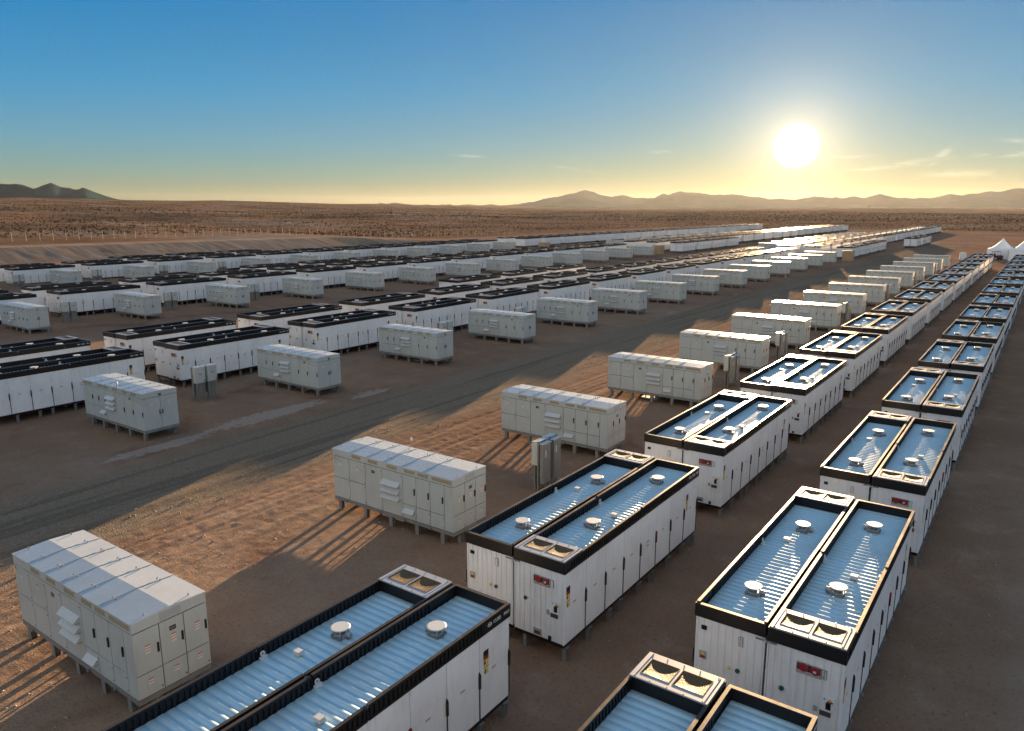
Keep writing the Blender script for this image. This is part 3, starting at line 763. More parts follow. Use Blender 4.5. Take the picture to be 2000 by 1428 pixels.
def p_legs_mesh():
    b = MB()
    for x in (0.25, 1.72, 3.14, 4.5, 5.78):
        for y in (0.12, PD-0.12): b.box(x-0.09, x+0.09, y-0.07, y+0.07, 0, 0.419, 'steel')
    for x in (0, PL-0.07): b.box(x, x+0.07, 0, PD, 0.42, ZS-0.01, 'steel')
    for y in (0, PD-0.07): b.box(0.07, PL-0.07, y, y+0.07, 0.42, ZS-0.01, 'steel')
    return b.mesh('skid_frame')
PM['legs'] = p_legs_mesh()
def attach_hoods(root):
    for k, z in enumerate((1.90, 1.63, 1.36)):
        h = link('louvre_hood', PM['hood'], root); h.location = (2.80, 0, z)
        h = link('louvre_hood', PM['hood'], root); h.location = (PL-2.58, PD, z+0.10); h.rotation_euler = (0, 0, math.pi)
    h = link('small_hood', PM['shood'], root); h.location = (3.92, 0, 0.97)
    h = link('small_hood', PM['shood'], root); h.location = (PL-1.86, PD, 1.06); h.rotation_euler = (0, 0, math.pi)
def converter_near(face):
    root = empty('converter_cabinet')
    link('skid_frame', PM['skid'], root)
    for x in (0.25, 1.72, 3.14, 4.5, 5.78, 6.28):
        for y in (0.12, PD-0.12):
            q = link('support_leg', PM['leg'], root); q.location = (x if x < 6 else 6.25, y if x < 6 else (0.5 if y < 1 else 1.4), 0)
    b = MB()
    for k in range(3): b.cyl(2.4+0.3*k, 0.75+0.1*(k % 3), -0.02, 0.55, 0.04, 0.04, 8, 'steeldark')
    b.box(2.1, 3.3, 0.6, 1.15, -0.05, 0.06, 'grey'); link('conduit_stubs', b.mesh('conduit_stubs'), root)
    link('housing', PM['core'], root)
    for (s, a0, a1, z0, z1, ha, hz, kd) in F_DOORS:
        b = MB(); panel(b, s, a0, a1, z0, z1)
        if kd == 'panel':
            if a1-a0 > 0.5:
                knob(b, s, a1-0.06, z0+0.10)
                knob(b, s, a1-0.06, z1-0.12 if s != 'E' else z0+0.11)
        d = link('cabinet_door' if kd == 'door' else 'access_panel', b.mesh('door'), root)
        if ha is not None:
            hb = MB(); handle(hb, s, ha, hz); link('door_handle', hb.mesh('door_handle'), d)
        lb = MB(); has = False
        if s == 'E': lbl(lb, s, a0+0.28, 1.86 if kd == 'door' else 0.98, 3 if kd == 'door' else 2); has = True
        if s == 'W': lbl(lb, s, a0+0.42, 2.06, 3); has = True
        if s == 'S' and abs(a0-0.94) < 0.01 and z0 > 1.3: lbl(lb, s, 1.33, 2.04, 2); has = True
        if s == 'N' and abs(a0-3.60) < 0.01: lbl(lb, s, 3.98, 2.12, 2); has = True
        if s == 'N' and abs(a0-4.50) < 0.01:
            lbl(lb, s, 4.84, 1.74, 1); has = True
            for i in range(2):
                for j in range(3): xx = PL-4.86-0.12*i; lb.box(xx-0.07, xx, PD, PD+0.002, 1.80+0.08*j, 1.86+0.08*j, 'labyellow')
        if s == 'N' and abs(a0-5.42) < 0.01: lbl(lb, s, 5.86, 1.98, 3); has = True
        if has: link('warning_label', lb.mesh('warning_label'), d)
    link('roof_fascia', PM['fascia'], root); r_ = link('roof', PM['roof'], root); link('lifting_eyes', PM['hooks'], r_)
    for a in (1.12, 2.04, 3.07, 3.98, 4.65): g = link('vent_grille', PM['g50'], root); g.location = (a, 0, 0)
    g = link('vent_grille', PM['g93'], root); g.location = (5.35, 0, 0)
    for a in (1.73, 2.38, 3.29, 4.33, 5.23): g = link('vent_grille', PM['g50'], root); g.location = (PL-a, PD, 0); g.rotation_euler = (0, 0, math.pi)
    for a in (1.05,): g = link('vent_grille', PM['g93'], root); g.location = (PL-0.14, PD, 0); g.rotation_euler = (0, 0, math.pi)
    b = MB()
    for k in range(6): b.box(PL, PL+0.012, 0.72, 1.22, ZF+0.07+k*0.033, ZF+0.085+k*0.033, 'cabinet')
    b.box(PL, PL+0.004, 0.70, 1.24, ZF+0.05, ZF+0.27, 'grey'); link('end_louvre', b.mesh('end_louvre'), root)
    attach_hoods(root)
    d = link('display_plate', PM['disp'], root); d.location = (2.21, 0, 2.0)
    d = link('display_plate', PM['disp'], root); d.location = (PL-4.98, PD, 2.10); d.rotation_euler = (0, 0, math.pi)
    d = link('display_plate', PM['disp'], root); d.location = (PL, 0.91, 1.98); d.rotation_euler = (0, 0, math.pi/2)
    d = link('display_plate', PM['disp'], root); d.location = (0, 1.05, ZF+0.05); d.rotation_euler = (0, 0, -math.pi/2)
    d = link('maker_mark', PM['logo'], root); d.location = (0.07, 0, 2.06)
    d = link('maker_mark', PM['logo'], root); d.location = (PL-5.48, PD, 2.02); d.rotation_euler = (0, 0, math.pi)
    return root
def converter_mid():
    root = empty('converter_cabinet')
    link('skid_frame', PM['legs'], root); link('housing', PM['all'], root); link('roof_fascia', PM['fascia'], root); link('roof', PM['roof'], root)
    for a in (1.12, 2.04, 3.07, 3.98, 4.65): g = link('vent_grille', PM['g50'], root); g.location = (a, 0, 0)
    g = link('vent_grille', PM['g93'], root); g.location = (5.35, 0, 0)
    for a in (1.73, 2.38, 3.29, 4.33, 5.23): g = link('vent_grille', PM['g50'], root); g.location = (PL-a, PD, 0); g.rotation_euler = (0, 0, math.pi)
    attach_hoods(root)
    return root

# ------------------------------------------------------------------ instrument stand (local: boxes face -x, long side along y)
def stand_proto():
    root = empty('instrument_stand')
    b = MB()
    for y in (0.04, 0.55, 0.98, 1.52): b.box(-0.03, 0.03, y-0.03, y+0.03, 0, 2.12, 'steel')
    for z in (0.75, 1.35, 1.95): b.box(0.03, 0.06, 0.0, 1.56, z-0.02, z+0.02, 'steel')
    link('stand_frame', b.mesh('stand_frame'), root)
    for y0 in (0.02, 0.86):
        b = MB(); b.box(-0.32, -0.04, y0, y0+0.68, 1.10, 2.06, 'cabinet'); b.box(-0.335, -0.32, y0+0.02, y0+0.66, 1.12, 2.04, 'cabinet')
        b.add([(-0.35,y0-0.01,2.062),(0.0,y0-0.01,2.09),(0.0,y0+0.69,2.09),(-0.35,y0+0.69,2.062)], [(0,1,2,3)], 'cabroof')
        e = link('instrument_box', b.mesh('instrument_box'), root)
        b = MB(); b.box(-0.342, -0.336, y0+0.26, y0+0.44, 1.62, 1.66, 'handle'); b.box(-0.342, -0.336, y0+0.06, y0+0.10, 1.88, 1.91, 'handle'); b.box(-0.35, -0.336, y0+0.05, y0+0.11, 1.17, 1.25, 'handle')
        link('box_latch', b.mesh('box_latch'), e)
        b = MB()
        for k in range(5): b.box(-0.24+0.02*(k % 2), -0.16+0.02*(k % 2), y0+0.05+k*0.12, y0+0.15+k*0.12, 0.0, 1.10, 'steeldark')
        link('conduit_bank', b.mesh('conduit_bank'), root)
        b = MB(); b.box(0.08, 0.26, y0+0.04, y0+0.62, 0.35, 2.02, 'steel'); b.box(0.26, 0.262, y0+0.2, y0+0.28, 1.45, 1.75, 'labwhite'); b.box(0.06, 0.30, y0+0.0, y0+0.66, 2.02, 2.04, 'cabroof')
        link('back_panel', b.mesh('back_panel'), root)
    return root

# ------------------------------------------------------------------ terrain
_lat = rng.random((256, 256))
def vnoise(x, y):
    xi = np.floor(x).astype(int); yi = np.floor(y).astype(int); fx = x-xi; fy = y-yi
    fx = fx*fx*(3-2*fx); fy = fy*fy*(3-2*fy)
    a = _lat[xi % 256, yi % 256]; b = _lat[(xi+1) % 256, yi % 256]; c = _lat[xi % 256, (yi+1) % 256]; d = _lat[(xi+1) % 256, (yi+1) % 256]
    return (a*(1-fx)+b*fx)*(1-fy)+(c*(1-fx)+d*fx)*fy-0.5
def fbm(x, y, o=4, g=0.5):
    s = 0; a = 1.0
    for k in range(o): s = s+a*vnoise(x*2**k+17.3*k, y*2**k+5.7*k); a *= g
    return s
def sstep(v, a, b):
    t = np.clip((v-a)/(b-a), 0, 1); return t*t*(3-2*t)
def terrain(x, y):
    x = np.asarray(x, float); y = np.asarray(y, float)
    xb = -173.0+14.0*sstep(y, 168, 212)
    hb = 2.7*(1-0.85*sstep(y, 150, 225))
    bank = hb*np.clip((-x+xb)/13.0, 0, 1)
    u = np.clip(-x-0.55*y-60, 0, 1300)
    rise = 27.0*(u/1170.0)**1.25
    fade = sstep(-x, 205, 330)+sstep(y, 450, 640); fade = np.clip(fade, 0, 1)
    lef = sstep(-x, 230, 500)
    und = fbm(x/140.0, y/140.0, 4)*5.5*lef+fbm(x/26.0, y/26.0, 3)*1.5*fade*(0.35+0.65*lef)+fbm(x/700.0, y/700.0, 2)*6*fade*sstep(np.hypot(x, y), 500, 2000)
    bank = bank+fbm(x/9.0, y/2.2, 3, 0.6)*0.07*np.clip(1-np.abs((-x+xb-6.5)/6.5), 0, 1)*sstep(hb, 0.3, 1.0)
    drop = -4.0*sstep(y, 600, 3000)*(1-lef)
    return bank+rise+und+drop
def micro(x, y):
    m = fbm(x/3.0, y/9.0, 3, 0.45)*0.007+fbm(x/0.7, y/1.6, 3, 0.65)*0.004+fbm(x/0.24+50, y/0.28, 2, 0.8)*0.017
    lit = sstep(x, -29.5, -27.0)*(1-sstep(x, -12, -8))
    m = m*(0.5+0.4*lit)
    w = fbm(x/5.0, y/9.0, 2)*0.9
    for rx, dp in ((-26.6, 0.020), (-24.9, 0.030), (-26.1, 0.012), (-24.3, 0.014), (-22.2, 0.012)):
        d = (x+w-rx)/0.16
        m = m-dp*np.exp(-d*d)+0.6*dp*np.exp(-((x+w-rx-0.3)/0.14)**2)
    damp = 1-sstep(np.hypot(x+15, y-30), 90, 170)
    return m*damp
def lines(segs):
    out = []
    for a, b, s in segs: out += list(np.arange(a, b, s))
    return np.array(out)
def geo(a, b, s0, g):
    v = [a]; s = s0
    while v[-1] < b: v.append(v[-1]+s); s *= g
    return np.array(v)
gx = np.concatenate([-geo(300, 14000, 8, 1.12)[::-1], lines([(-298, -205, 3.0), (-205, -158, 1.0), (-158, -60, 2.2), (-60, -42, 0.5), (-42, -6, 0.11), (-6, 12, 0.3)]), geo(12, 9000, 1.0, 1.14)])
gy = np.concatenate([-geo(20, 400, 4, 1.4)[::-1], lines([(-18, 5, 1.0), (5, 34, 0.11), (34, 62, 0.17), (62, 130, 0.6), (130, 300, 1.8)]), geo(300, 15000, 3.5, 1.09)])
def grid_obj(name, gx, gy, zf, m):
    X, Y = np.meshgrid(gx, gy, indexing='ij'); Z = zf(X, Y)
    nx, ny = X.shape
    co = np.stack([X, Y, Z], -1).reshape(-1, 3)
    i = np.arange(nx-1)[:, None]*ny+np.arange(ny-1)[None, :]
    f = np.stack([i, i+ny, i+ny+1, i+1], -1).reshape(-1, 4)
    me = bpy.data.meshes.new(name)
    me.vertices.add(len(co)); me.vertices.foreach_set('co', co.ravel().astype(np.float32))
    me.loops.add(f.size); me.loops.foreach_set('vertex_index', f.ravel().astype(np.int32))
    me.polygons.add(len(f)); me.polygons.foreach_set('loop_start', np.arange(0, f.size, 4, dtype=np.int32))
    me.polygons.foreach_set('use_smooth', np.ones(len(f), bool))
    me.update(calc_edges=True); me.validate(); me.materials.append(M[m])
    return link(name, me)
RX0, RX1, RY1 = -36.2, -25.8, 300.0
def inside_road(x, y): return sstep(x, RX0, RX0+0.6)*(1-sstep(x, RX1-0.6, RX1))*(1-sstep(y, RY1-6, RY1))
g = grid_obj('ground', gx, gy, lambda X, Y: terrain(X, Y)+micro(X, Y)-0.045*inside_road(X, Y), 'ground')
tag(g, kind='structure')
def tread(x, y):   # shallow wheel tracks pressed into the gravel
    z = 0
    for c in (-32.6, -30.8, -29.9, -28.2): z = z-0.016*np.exp(-((x-c+fbm(x*0+3, y/30.0, 1)*0.8)/0.28)**2)
    return z
rgx = np.arange(RX0, RX1+0.05, 0.13)
rgy = np.concatenate([lines([(-18, 5, 1.0), (5, 34, 0.13), (34, 62, 0.2), (62, 130, 0.6), (130, 301, 1.8)])])
r_ = grid_obj('gravel_road', rgx, rgy, lambda X, Y: micro(X, Y)+tread(X, Y)-0.045*inside_road(X, Y)-0.03+0.055*sstep(X, RX0, RX0+1.2)*(1-sstep(X, RX1-1.2, RX1))*(1-sstep(Y, RY1-8, RY1-1)), 'road')
tag(r_, kind='structure')

# mountains: each range has its own distance and depth
def mountain(name, prof, dist, depth, rough, seed):
    az = np.array([p[0] for p in prof])[::-1]; el = np.array([p[1] for p in prof])[::-1]/1000.0
    a = np.linspace(az.min(), az.max(), max(60, int((az.max()-az.min())*dist/22))); e = np.interp(a, az, el)
    n = 26; rows = []
    for j in range(n+8):
        t = j/(n-1.0)                       # 0 = foot on our side, 1 = crest, >1 = the far slope
        tt = min(t, 1.0); d = dist-depth*(1-t)
        h = np.maximum(e*dist+CAMH, 0)
        prof_h = (tt**1.5)*h if t <= 1 else h*(1-(t-1)*2.4)
        rid = fbm(a*dist/420.0+seed, np.full_like(a, d/900.0), 5, 0.6)
        bump = rid*h*rough*math.sin(math.pi*tt)*1.5 if t < 1 else 0
        z = prof_h+bump-6
        if abs(t-1) < 1e-6: z = z+fbm(a*dist/110.0+seed, a*0, 4, 0.65)*dist*0.0017
        rows.append(np.stack([-np.sin(a)*d, np.cos(a)*d, z], -1))
    co = np.array(rows); nr, na = co.shape[:2]
    i = np.arange(nr-1)[:, None]*na+np.arange(na-1)[None, :]
    f = np.stack([i, i+na, i+na+1, i+1], -1).reshape(-1, 4)
    me = bpy.data.meshes.new(name); me.from_pydata(co.reshape(-1, 3).tolist(), [], f.tolist()); me.materials.append(M['rock'])
    me.polygons.foreach_set('use_smooth', [True]*len(f)); me.update()
    return tag(link(name, me), kind='structure')
PLF = [(1.45,18),(1.36,24),(1.28,22),(1.2078,27.53),(1.1989,26.32),(1.1939,27.48),(1.1851,25.98),(1.1781,22.23),(1.1693,25.64),(1.1602,29.09),(1.1538,25.01),(1.1435,23.18),(1.1371,20.15),(1.1304,23.89),(1.1211,20.01),(1.0986,11.83),(1.0862,8.09),(1.07,3.0)]
PRT = [(0.69,-1),(0.648,2.9),(0.6213,4.35),(0.5966,7.04),(0.5812,11.57),(0.5567,14.75),(0.5415,18.92),(0.5283,22.42),(0.5184,20.77),(0.5051,15.55),(0.4919,13.76),(0.4789,15.77),(0.4657,12.37),(0.4385,12.07),(0.4265,18.39),(0.4213,16.45),(0.4068,20.82),(0.3953,18.84),(0.3795,18.3),(0.3669,15.51),(0.3514,16.04),(0.3298,15.28),(0.3144,13.31),(0.2986,10.37),(0.2647,9.63),(0.2452,12.67),(0.2256,10.9),(0.2026,12.06),(0.1909,11.26),(0.1743,14.3),(0.1541,10.98),(0.1376,9.29),(0.1231,9.59),(0.1023,14.52),(0.0906,12.32),(0.068,16.36),(0.052,17.63),(0.0424,20.37),(0.0339,18.35),(-0.0025,14.39),(-0.053,15.75),(-0.12,12),(-0.2,8)]
PMD = [(0.95,0),(0.9075,2.66),(0.8575,3.86),(0.8192,4.78),(0.7933,5.07),(0.7822,6.15),(0.7692,6.34),(0.7542,4.7),(0.7146,3.99),(0.6847,3.94),(0.648,3.55),(0.60,2.18),(0.56,1)]
PSM = [(0.60,0.5),(0.5812,3.42),(0.5612,8.59),(0.5347,12.42),(0.5148,9.76),(0.4884,4.51),(0.45,0.56)]
mountain('left_mountains', PLF, 5200, 1500, 0.28, 3.1)
mountain('right_mountains', PRT, 10500, 2200, 0.22, 11.7)
mountain('distant_hills', PMD, 12500, 1200, 0.2, 23.0)
mountain('foothills', PSM, 8600, 1100, 0.2, 31.0)

# desert scrub: nobody could count it
def scrub():
    N = 34000
    a = rng.uniform(-0.12, 1.35, N*3); d = 190*np.exp(rng.random(N*3)**0.7*math.log(2200/190.0))
    x = -np.sin(a)*d; y = np.cos(a)*d
    xb = -183.0+22.0*sstep(y, 168, 212)
    ok = ((x < xb-46) | (y > 445)) & (fbm(x/60.0+9, y/60.0, 3)+rng.random(N*3)*0.9 > 0.18)
    x, y, d = x[ok][:N], y[ok][:N], d[ok][:N]; n = len(x); z = terrain(x, y)
    s = rng.uniform(0.28, 0.75, n)*(1+0.8*(d > 700)); T = 6
    u = rng.normal(size=(n, T, 3)); u[..., 2] = np.abs(u[..., 2])*0.8; u /= np.linalg.norm(u, axis=-1, keepdims=True)
    c = u*rng.uniform(0.35, 0.85, (n, T, 1)); c[..., 2] += 0.15
    p = c[:, :, None, :]+rng.normal(size=(n, T, 3, 3))*0.33
    p[..., 2] = np.maximum(p[..., 2], 0.0)
    p = p*s[:, None, None, None]+np.stack([x, y, z], -1)[:, None, None, :]
    co = p.reshape(-1, 3); m = len(co)//3
    me = bpy.data.meshes.new('desert_scrub')
    me.vertices.add(len(co)); me.vertices.foreach_set('co', co.ravel().astype(np.float32))
    me.loops.add(len(co)); me.loops.foreach_set('vertex_index', np.arange(len(co), dtype=np.int32))
    me.polygons.add(m); me.polygons.foreach_set('loop_start', np.arange(0, len(co), 3, dtype=np.int32))
    me.materials.append(M['scrub']); me.materials.append(M['stem'])
    me.polygons.foreach_set('material_index', (rng.random(m) < 0.35).astype(np.int32)); me.update(calc_edges=True); me.validate()
    tag(link('desert_scrub', me), 'low dry scrub dotted over the open desert beyond the fenced yard', 'scrub', kind='stuff')
scrub()

def stones():
    n = 5200
    x = rng.uniform(-46, 6, n); y = 6+rng.random(n)**1.6*70; s_ = 0.018+0.05*rng.random(n)**3.0
    base = np.array([(1,0,0),(-1,0,0),(0,1,0),(0,-1,0),(0,0,1),(0,0,-1)], float)
    F = np.array([(0,2,4),(2,1,4),(1,3,4),(3,0,4),(2,0,5),(1,2,5),(3,1,5),(0,3,5)])
    p = base[None]*(s_[:, None, None]*rng.uniform(0.6, 1.3, (n, 6, 1)))*np.array([1, 1, 0.7])
    a = rng.uniform(0, 6.28, n); ca, sa = np.cos(a)[:, None], np.sin(a)[:, None]
    px = p[..., 0]*ca-p[..., 1]*sa; py = p[..., 0]*sa+p[..., 1]*ca
    z = micro(x, y)
    co = np.stack([px+x[:, None], py+y[:, None], p[..., 2]+z[:, None]], -1).reshape(-1, 3)
    f = (F[None]+np.arange(n)[:, None, None]*6).reshape(-1, 3)
    me = bpy.data.meshes.new('loose_stones')
    me.vertices.add(len(co)); me.vertices.foreach_set('co', co.ravel().astype(np.float32))
    me.loops.add(f.size); me.loops.foreach_set('vertex_index', f.ravel().astype(np.int32))
    me.polygons.add(len(f)); me.polygons.foreach_set('loop_start', np.arange(0, f.size, 3, dtype=np.int32))
    me.materials.append(M['stone']); me.update(calc_edges=True); me.validate()
    tag(link('loose_stones', me), 'small loose stones scattered over the dirt between the rows', 'stones', kind='stuff')
M['stone'] = mat('stone', (0.26, 0.20, 0.155), 0.9, spec=0.1)
stones()

# ------------------------------------------------------------------ rows of containers and cabinets
ORD = ['first','second','third','fourth','fifth','sixth','seventh','eighth','ninth','tenth','eleventh','twelfth','thirteenth','fourteenth','fifteenth','sixteenth','seventeenth','eighteenth','nineteenth','twentieth','twenty-first']
S = 11.66
nearR = container_near(True, True); nearL = container_near(False, False); mid = container_mid(); far = container_far()
convN = converter_near(0); convM = converter_mid(); stand = stand_proto()
index_children()
FLAG = {}
def place(proto, loc, rz=0.0):
    if not FLAG.get(proto.name): FLAG[proto.name] = 1; o = proto
    else: o = copy_tree(proto)
    o.location = loc; o.rotation_euler = (0, 0, rz)
    return o
def container(x, y, right, lod, label, group):
    pr = {0: nearR if right else nearL, 1: mid, 2: far}[lod]
    jx, jy, jr = random.uniform(-.008, .008), random.uniform(-.05, .05), random.uniform(-.0008, .0008)
    if right: o = place(pr, (x+1.707+jx, y+jy, 0), jr)
    else: o = place(pr, (x+1.63+jx, y+L+jy, 0), math.pi+jr)
    tag(o, label, 'battery container', group)
    return o
# rows: name, x of the left wall, first y, first k, count, words that find the row
ROWS = [
 ('A', -12.80, 15.62, -1, 15, 'in the row right of the nearest cabinets'),
 ('B', -5.87, 15.65, -1, 15, 'in the rightmost row'),
 ('C1', -50.85, 27.50, -1, 14, 'in the front row beyond the gravel road'),
 ('C2', -57.90, 27.55, -1, 14, 'in the second row beyond the gravel road'),
 ('C3', -64.95, 27.60, 4, 3, 'in the short third row beyond the road'),
 ('D1', -92.95, 38.55, -1, 13, 'in front row, middle left block'),
 ('D2', -99.95, 38.60, -1, 13, 'in second row, middle left block'),
 ('D3', -106.95, 38.60, 3, 3, 'in short third row, middle left block'),
 ('E1', -134.3, 49.9, -1, 12, 'in the front row below the left bank'),
 ('E2', -141.3, 49.9, -1, 12, 'in the second row below the left bank'),
 ('E3', -148.3, 49.9, 2, 3, 'in the short third row below the left bank'),
 ('G1', -41.6, 189.5, 0, 4, 'in short front row, far centre block'),
 ('H', -36.9, 254.3, 0, 3, 'in the small far group apart at right'),
 ('F1', -84.0, 190.5, 0, 4, 'in short front row, far left block'),
 ('G2', -48.6, 189.5, 0, 20, 'in the long row of the far centre block'),
 ('F2', -91.0, 190.5, 0, 20, 'in the long row of the far left block'),
 ('G3', -55.6, 189.5, 0, 20, 'in the back row of the far centre block'),
 ('F3', -98.0, 190.5, 0, 20, 'in the back row of the far left block'),
 ('T1', -135.0, 190.5, 0, 20, 'in the farthest left row'),
 ('T2', -142.0, 190.5, 0, 20, 'in the second farthest left row'),
]
INDIV = {'G1': 4, 'H': 3, 'F1': 4, 'G2': 9, 'F2': 8, 'G3': 2, 'F3': 1, 'T1': 4, 'T2': 0}
NEAR = {'A': 5, 'B': 5, 'C1': 3, 'C2': 2}
rest = []
GRP = dict(A='containers in the yard', F='containers in the far blocks')
for nm, x, y0, k0, cnt, words in ROWS:
    for i in range(cnt):
        k = k0+i; y = y0+k*S
        if nm in INDIV and i >= INDIV[nm]: rest.append((x, y)); continue
        lod = 0 if k < NEAR.get(nm, -9) else (2 if nm in INDIV else 1)
        for right in (False, True):
            lb = 'white container, %s half of %s pair %s' % ('right' if right else 'left', ORD[i], words)
            o = container(x, y, right, lod, lb, 'white battery containers in rows')
            if nm == 'B' and k == 0:
                pl = [c for c in bpy.data.objects if c.parent == o and c.name.startswith('id_plate')]
                for q, ch in enumerate('A28' if right else 'A22'):
                    e = link('id_lettering', text_mesh(ch, 0.075, 0.002), pl[0 if right else 1])
                    if right: e.matrix_basis = Matrix.Translation((W-0.41, -0.019, 2.268-0.062*q)) @ Matrix.Rotation(math.pi/2, 4, 'X')
                    else: e.matrix_basis = Matrix.Translation((W-1.06, L+0.027, 2.35-0.066*q)) @ Matrix.Rotation(math.pi, 4, 'Z') @ Matrix.Rotation(math.pi/2, 4, 'X')
                    e.data.materials.clear(); e.data.materials.append(M['handle'])
# the farthest containers, too many to single out: one object
def rest_mesh():
    b = MB()
    for (x, y) in rest:
        for xo in (x, x+1.707):
            b.box(xo+0.02, xo+1.61, y+0.02, y+L-0.02, ZB, ZW, 'white'); b.box(xo+0.05, xo+1.58, y+0.05, y+L-0.05, 0.1, ZB-0.002, 'black')
            for (xa, xb, ya, yb) in ((xo, xo+0.08, y, y+L), (xo+1.55, xo+1.63, y, y+L), (xo+0.08, xo+1.55, y, y+0.1), (xo+0.08, xo+1.55, y+L-0.1, y+L)):
                b.box(xa, xb, ya, yb, ZW+0.002, HT-0.014, 'black'); b.box(xa, xb, ya, yb, HT-0.014, HT, 'rim')
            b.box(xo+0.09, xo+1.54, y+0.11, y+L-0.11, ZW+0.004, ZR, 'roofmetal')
            yy = y if xo > x else y+L-0.93
            b.box(xo+0.02, xo+1.62, yy, yy+0.93, HT+0.003, HT+0.035, 'hatch')
            for vy in (2.9, 7.44): b.cyl(xo+0.8, y+vy, ZR, ZR+0.235, 0.2, 0.22, 6, 'labwhite')
    return b.mesh('distant_containers')
tag(link('distant_containers', rest_mesh()), 'white battery containers packed in the far ends of the long rows', 'containers', kind='stuff')

# converter cabinets
CROWS = [
 ('P1', -22.83, 7.65, 0, 15, 0.0, 'on the near side of the gravel road'),
 ('P2', -44.15, 19.55, 0, 14, math.pi, 'on the far side of the gravel road'),
 ('P3', -87.0, 31.35, 0, 13, math.pi, 'in front of the middle left block'),
 ('P4', -128.9, 54.2, 0, 11, math.pi, 'in front of the row below the left bank'),
 ('Q1', -65.5, 206.5, 0, 10, 0.0, 'behind the far centre block'),
 ('Q2', -108.6, 199.5, 0, 10, 0.0, 'behind the far left block'),
]
CN = {'P1': 4, 'P2': 3}
for nm, x, y0, k0, cnt, rz, words in CROWS:
    for i in range(cnt):
        y = y0+i*S
        pr = convN if i < CN.get(nm, 0) else convM
        jx, jy, jr = random.uniform(-.06, .06), random.uniform(-.06, .06), random.uniform(-.004, .004)
        o = place(pr, (x+jx, y+jy, 0) if rz == 0 else (x+PL+jx, y+PD+jy, 0), rz+jr)
        tag(o, 'pale grey louvred cabinet, %s %s' % (ORD[i], words), 'electrical cabinet', 'pale grey cabinets in rows')
# two of the near ones carry a small lamp post on the roof edge
def roof_lamp(x, y, lb):
    root = empty('roof_beacon', (x, y, 0))
    b = MB(); b.cyl(0, 0, 2.58, 2.86, 0.022, 0.022, 8, 'steel'); link('beacon_stem', b.mesh('beacon_stem'), root)
    b = MB(); b.cyl(0, 0, 2.86, 2.98, 0.045, 0.035, 10, 'labwhite'); link('beacon_head', b.mesh('beacon_head'), root)
    tag(root, lb, 'roof beacon', 'small beacons on the grey cabinets')
roof_lamp(-22.83+2.55, 7.65+S+PD+0.05, 'small white beacon on the roof edge of the second near cabinet')
roof_lamp(-44.15+4.0, 19.55-0.04, 'small white beacon on the roof edge of the first cabinet across the road')

for i, k in enumerate((1, 3, 4, 6, 8, 10, 12)):
    y = 25.6+(k-1)*S
    o = place(stand, (-17.0, y, 0), 0); o.scale = (1, 1, 1.07)
    tag(o, 'grey steel stand with two instrument boxes, %s of those behind the near cabinets' % ORD[i], 'instrument stand', 'instrument stands beside the cabinets')
for i, (x, y) in enumerate(((-43.55, 25.9), (-43.2, 37.6+11.66), (-43.2, 60.9), (-86.2, 36.9), (-86.2, 48.6), (-86.2, 60.3), (-128.2, 48.6), (-128.2, 60.3), (-128.2, 71.9), (-128.2, 83.6))):
    o = place(stand, (x, y+1.56, 0), math.pi)
    w_ = 'across the gravel road' if x > -50 else ('before the middle left block' if x > -100 else 'below the left bank')
    j = i if i < 3 else (i-3 if i < 6 else i-6)
    tag(o, 'grey steel stand with two instrument boxes, %s of those %s' % (ORD[j], w_), 'instrument stand', 'instrument stands beside the cabinets')

def tan_box(x, y, lb, w_=2.1, d_=2.6, h=2.35):
    root = empty('tan_cabinet', (x, y, 0))
    b = MB(); b.box(0, w_, 0, d_, 0.12, h, 'tan'); b.box(0.06, w_-0.06, 0.06, d_-0.06, 0, 0.12, 'steeldark'); link('housing', b.mesh('housing'), root)
    b = MB(); b.box(-0.04, w_+0.04, -0.04, d_+0.04, h+0.002, h+0.08, 'tan'); b.box(0.3, w_-0.3, 0.3, d_-0.3, h+0.08, h+0.13, 'cabroof'); link('roof', b.mesh('roof'), root)
    for a in (0.04, w_/2+0.01):
        b = MB(); b.box(a, a+w_/2-0.05, -0.02, -0.001, 0.18, h-0.05, 'tan'); d = link('cabinet_door', b.mesh('cabinet_door'), root)
        b = MB(); b.box(a+0.35, a+0.38, -0.05, -0.02, 1.1, 1.3, 'handle'); link('door_handle', b.mesh('door_handle'), d)
    tag(root, lb, 'tan cabinet', 'tan cabinets at the row ends')
tan_box(-38.6, 181.5, 'tan metal cabinet closing the near road row of grey cabinets')
tan_box(-84.8, 181.3, 'tan metal cabinet at the end of the middle left row')
tan_box(-118.5, 178.5, 'tan metal cabinet near the bank, leftmost of the tan cabinets')
tan_box(-91.5, 176.5, 'tan metal cabinet, second from the left, behind a row of containers')

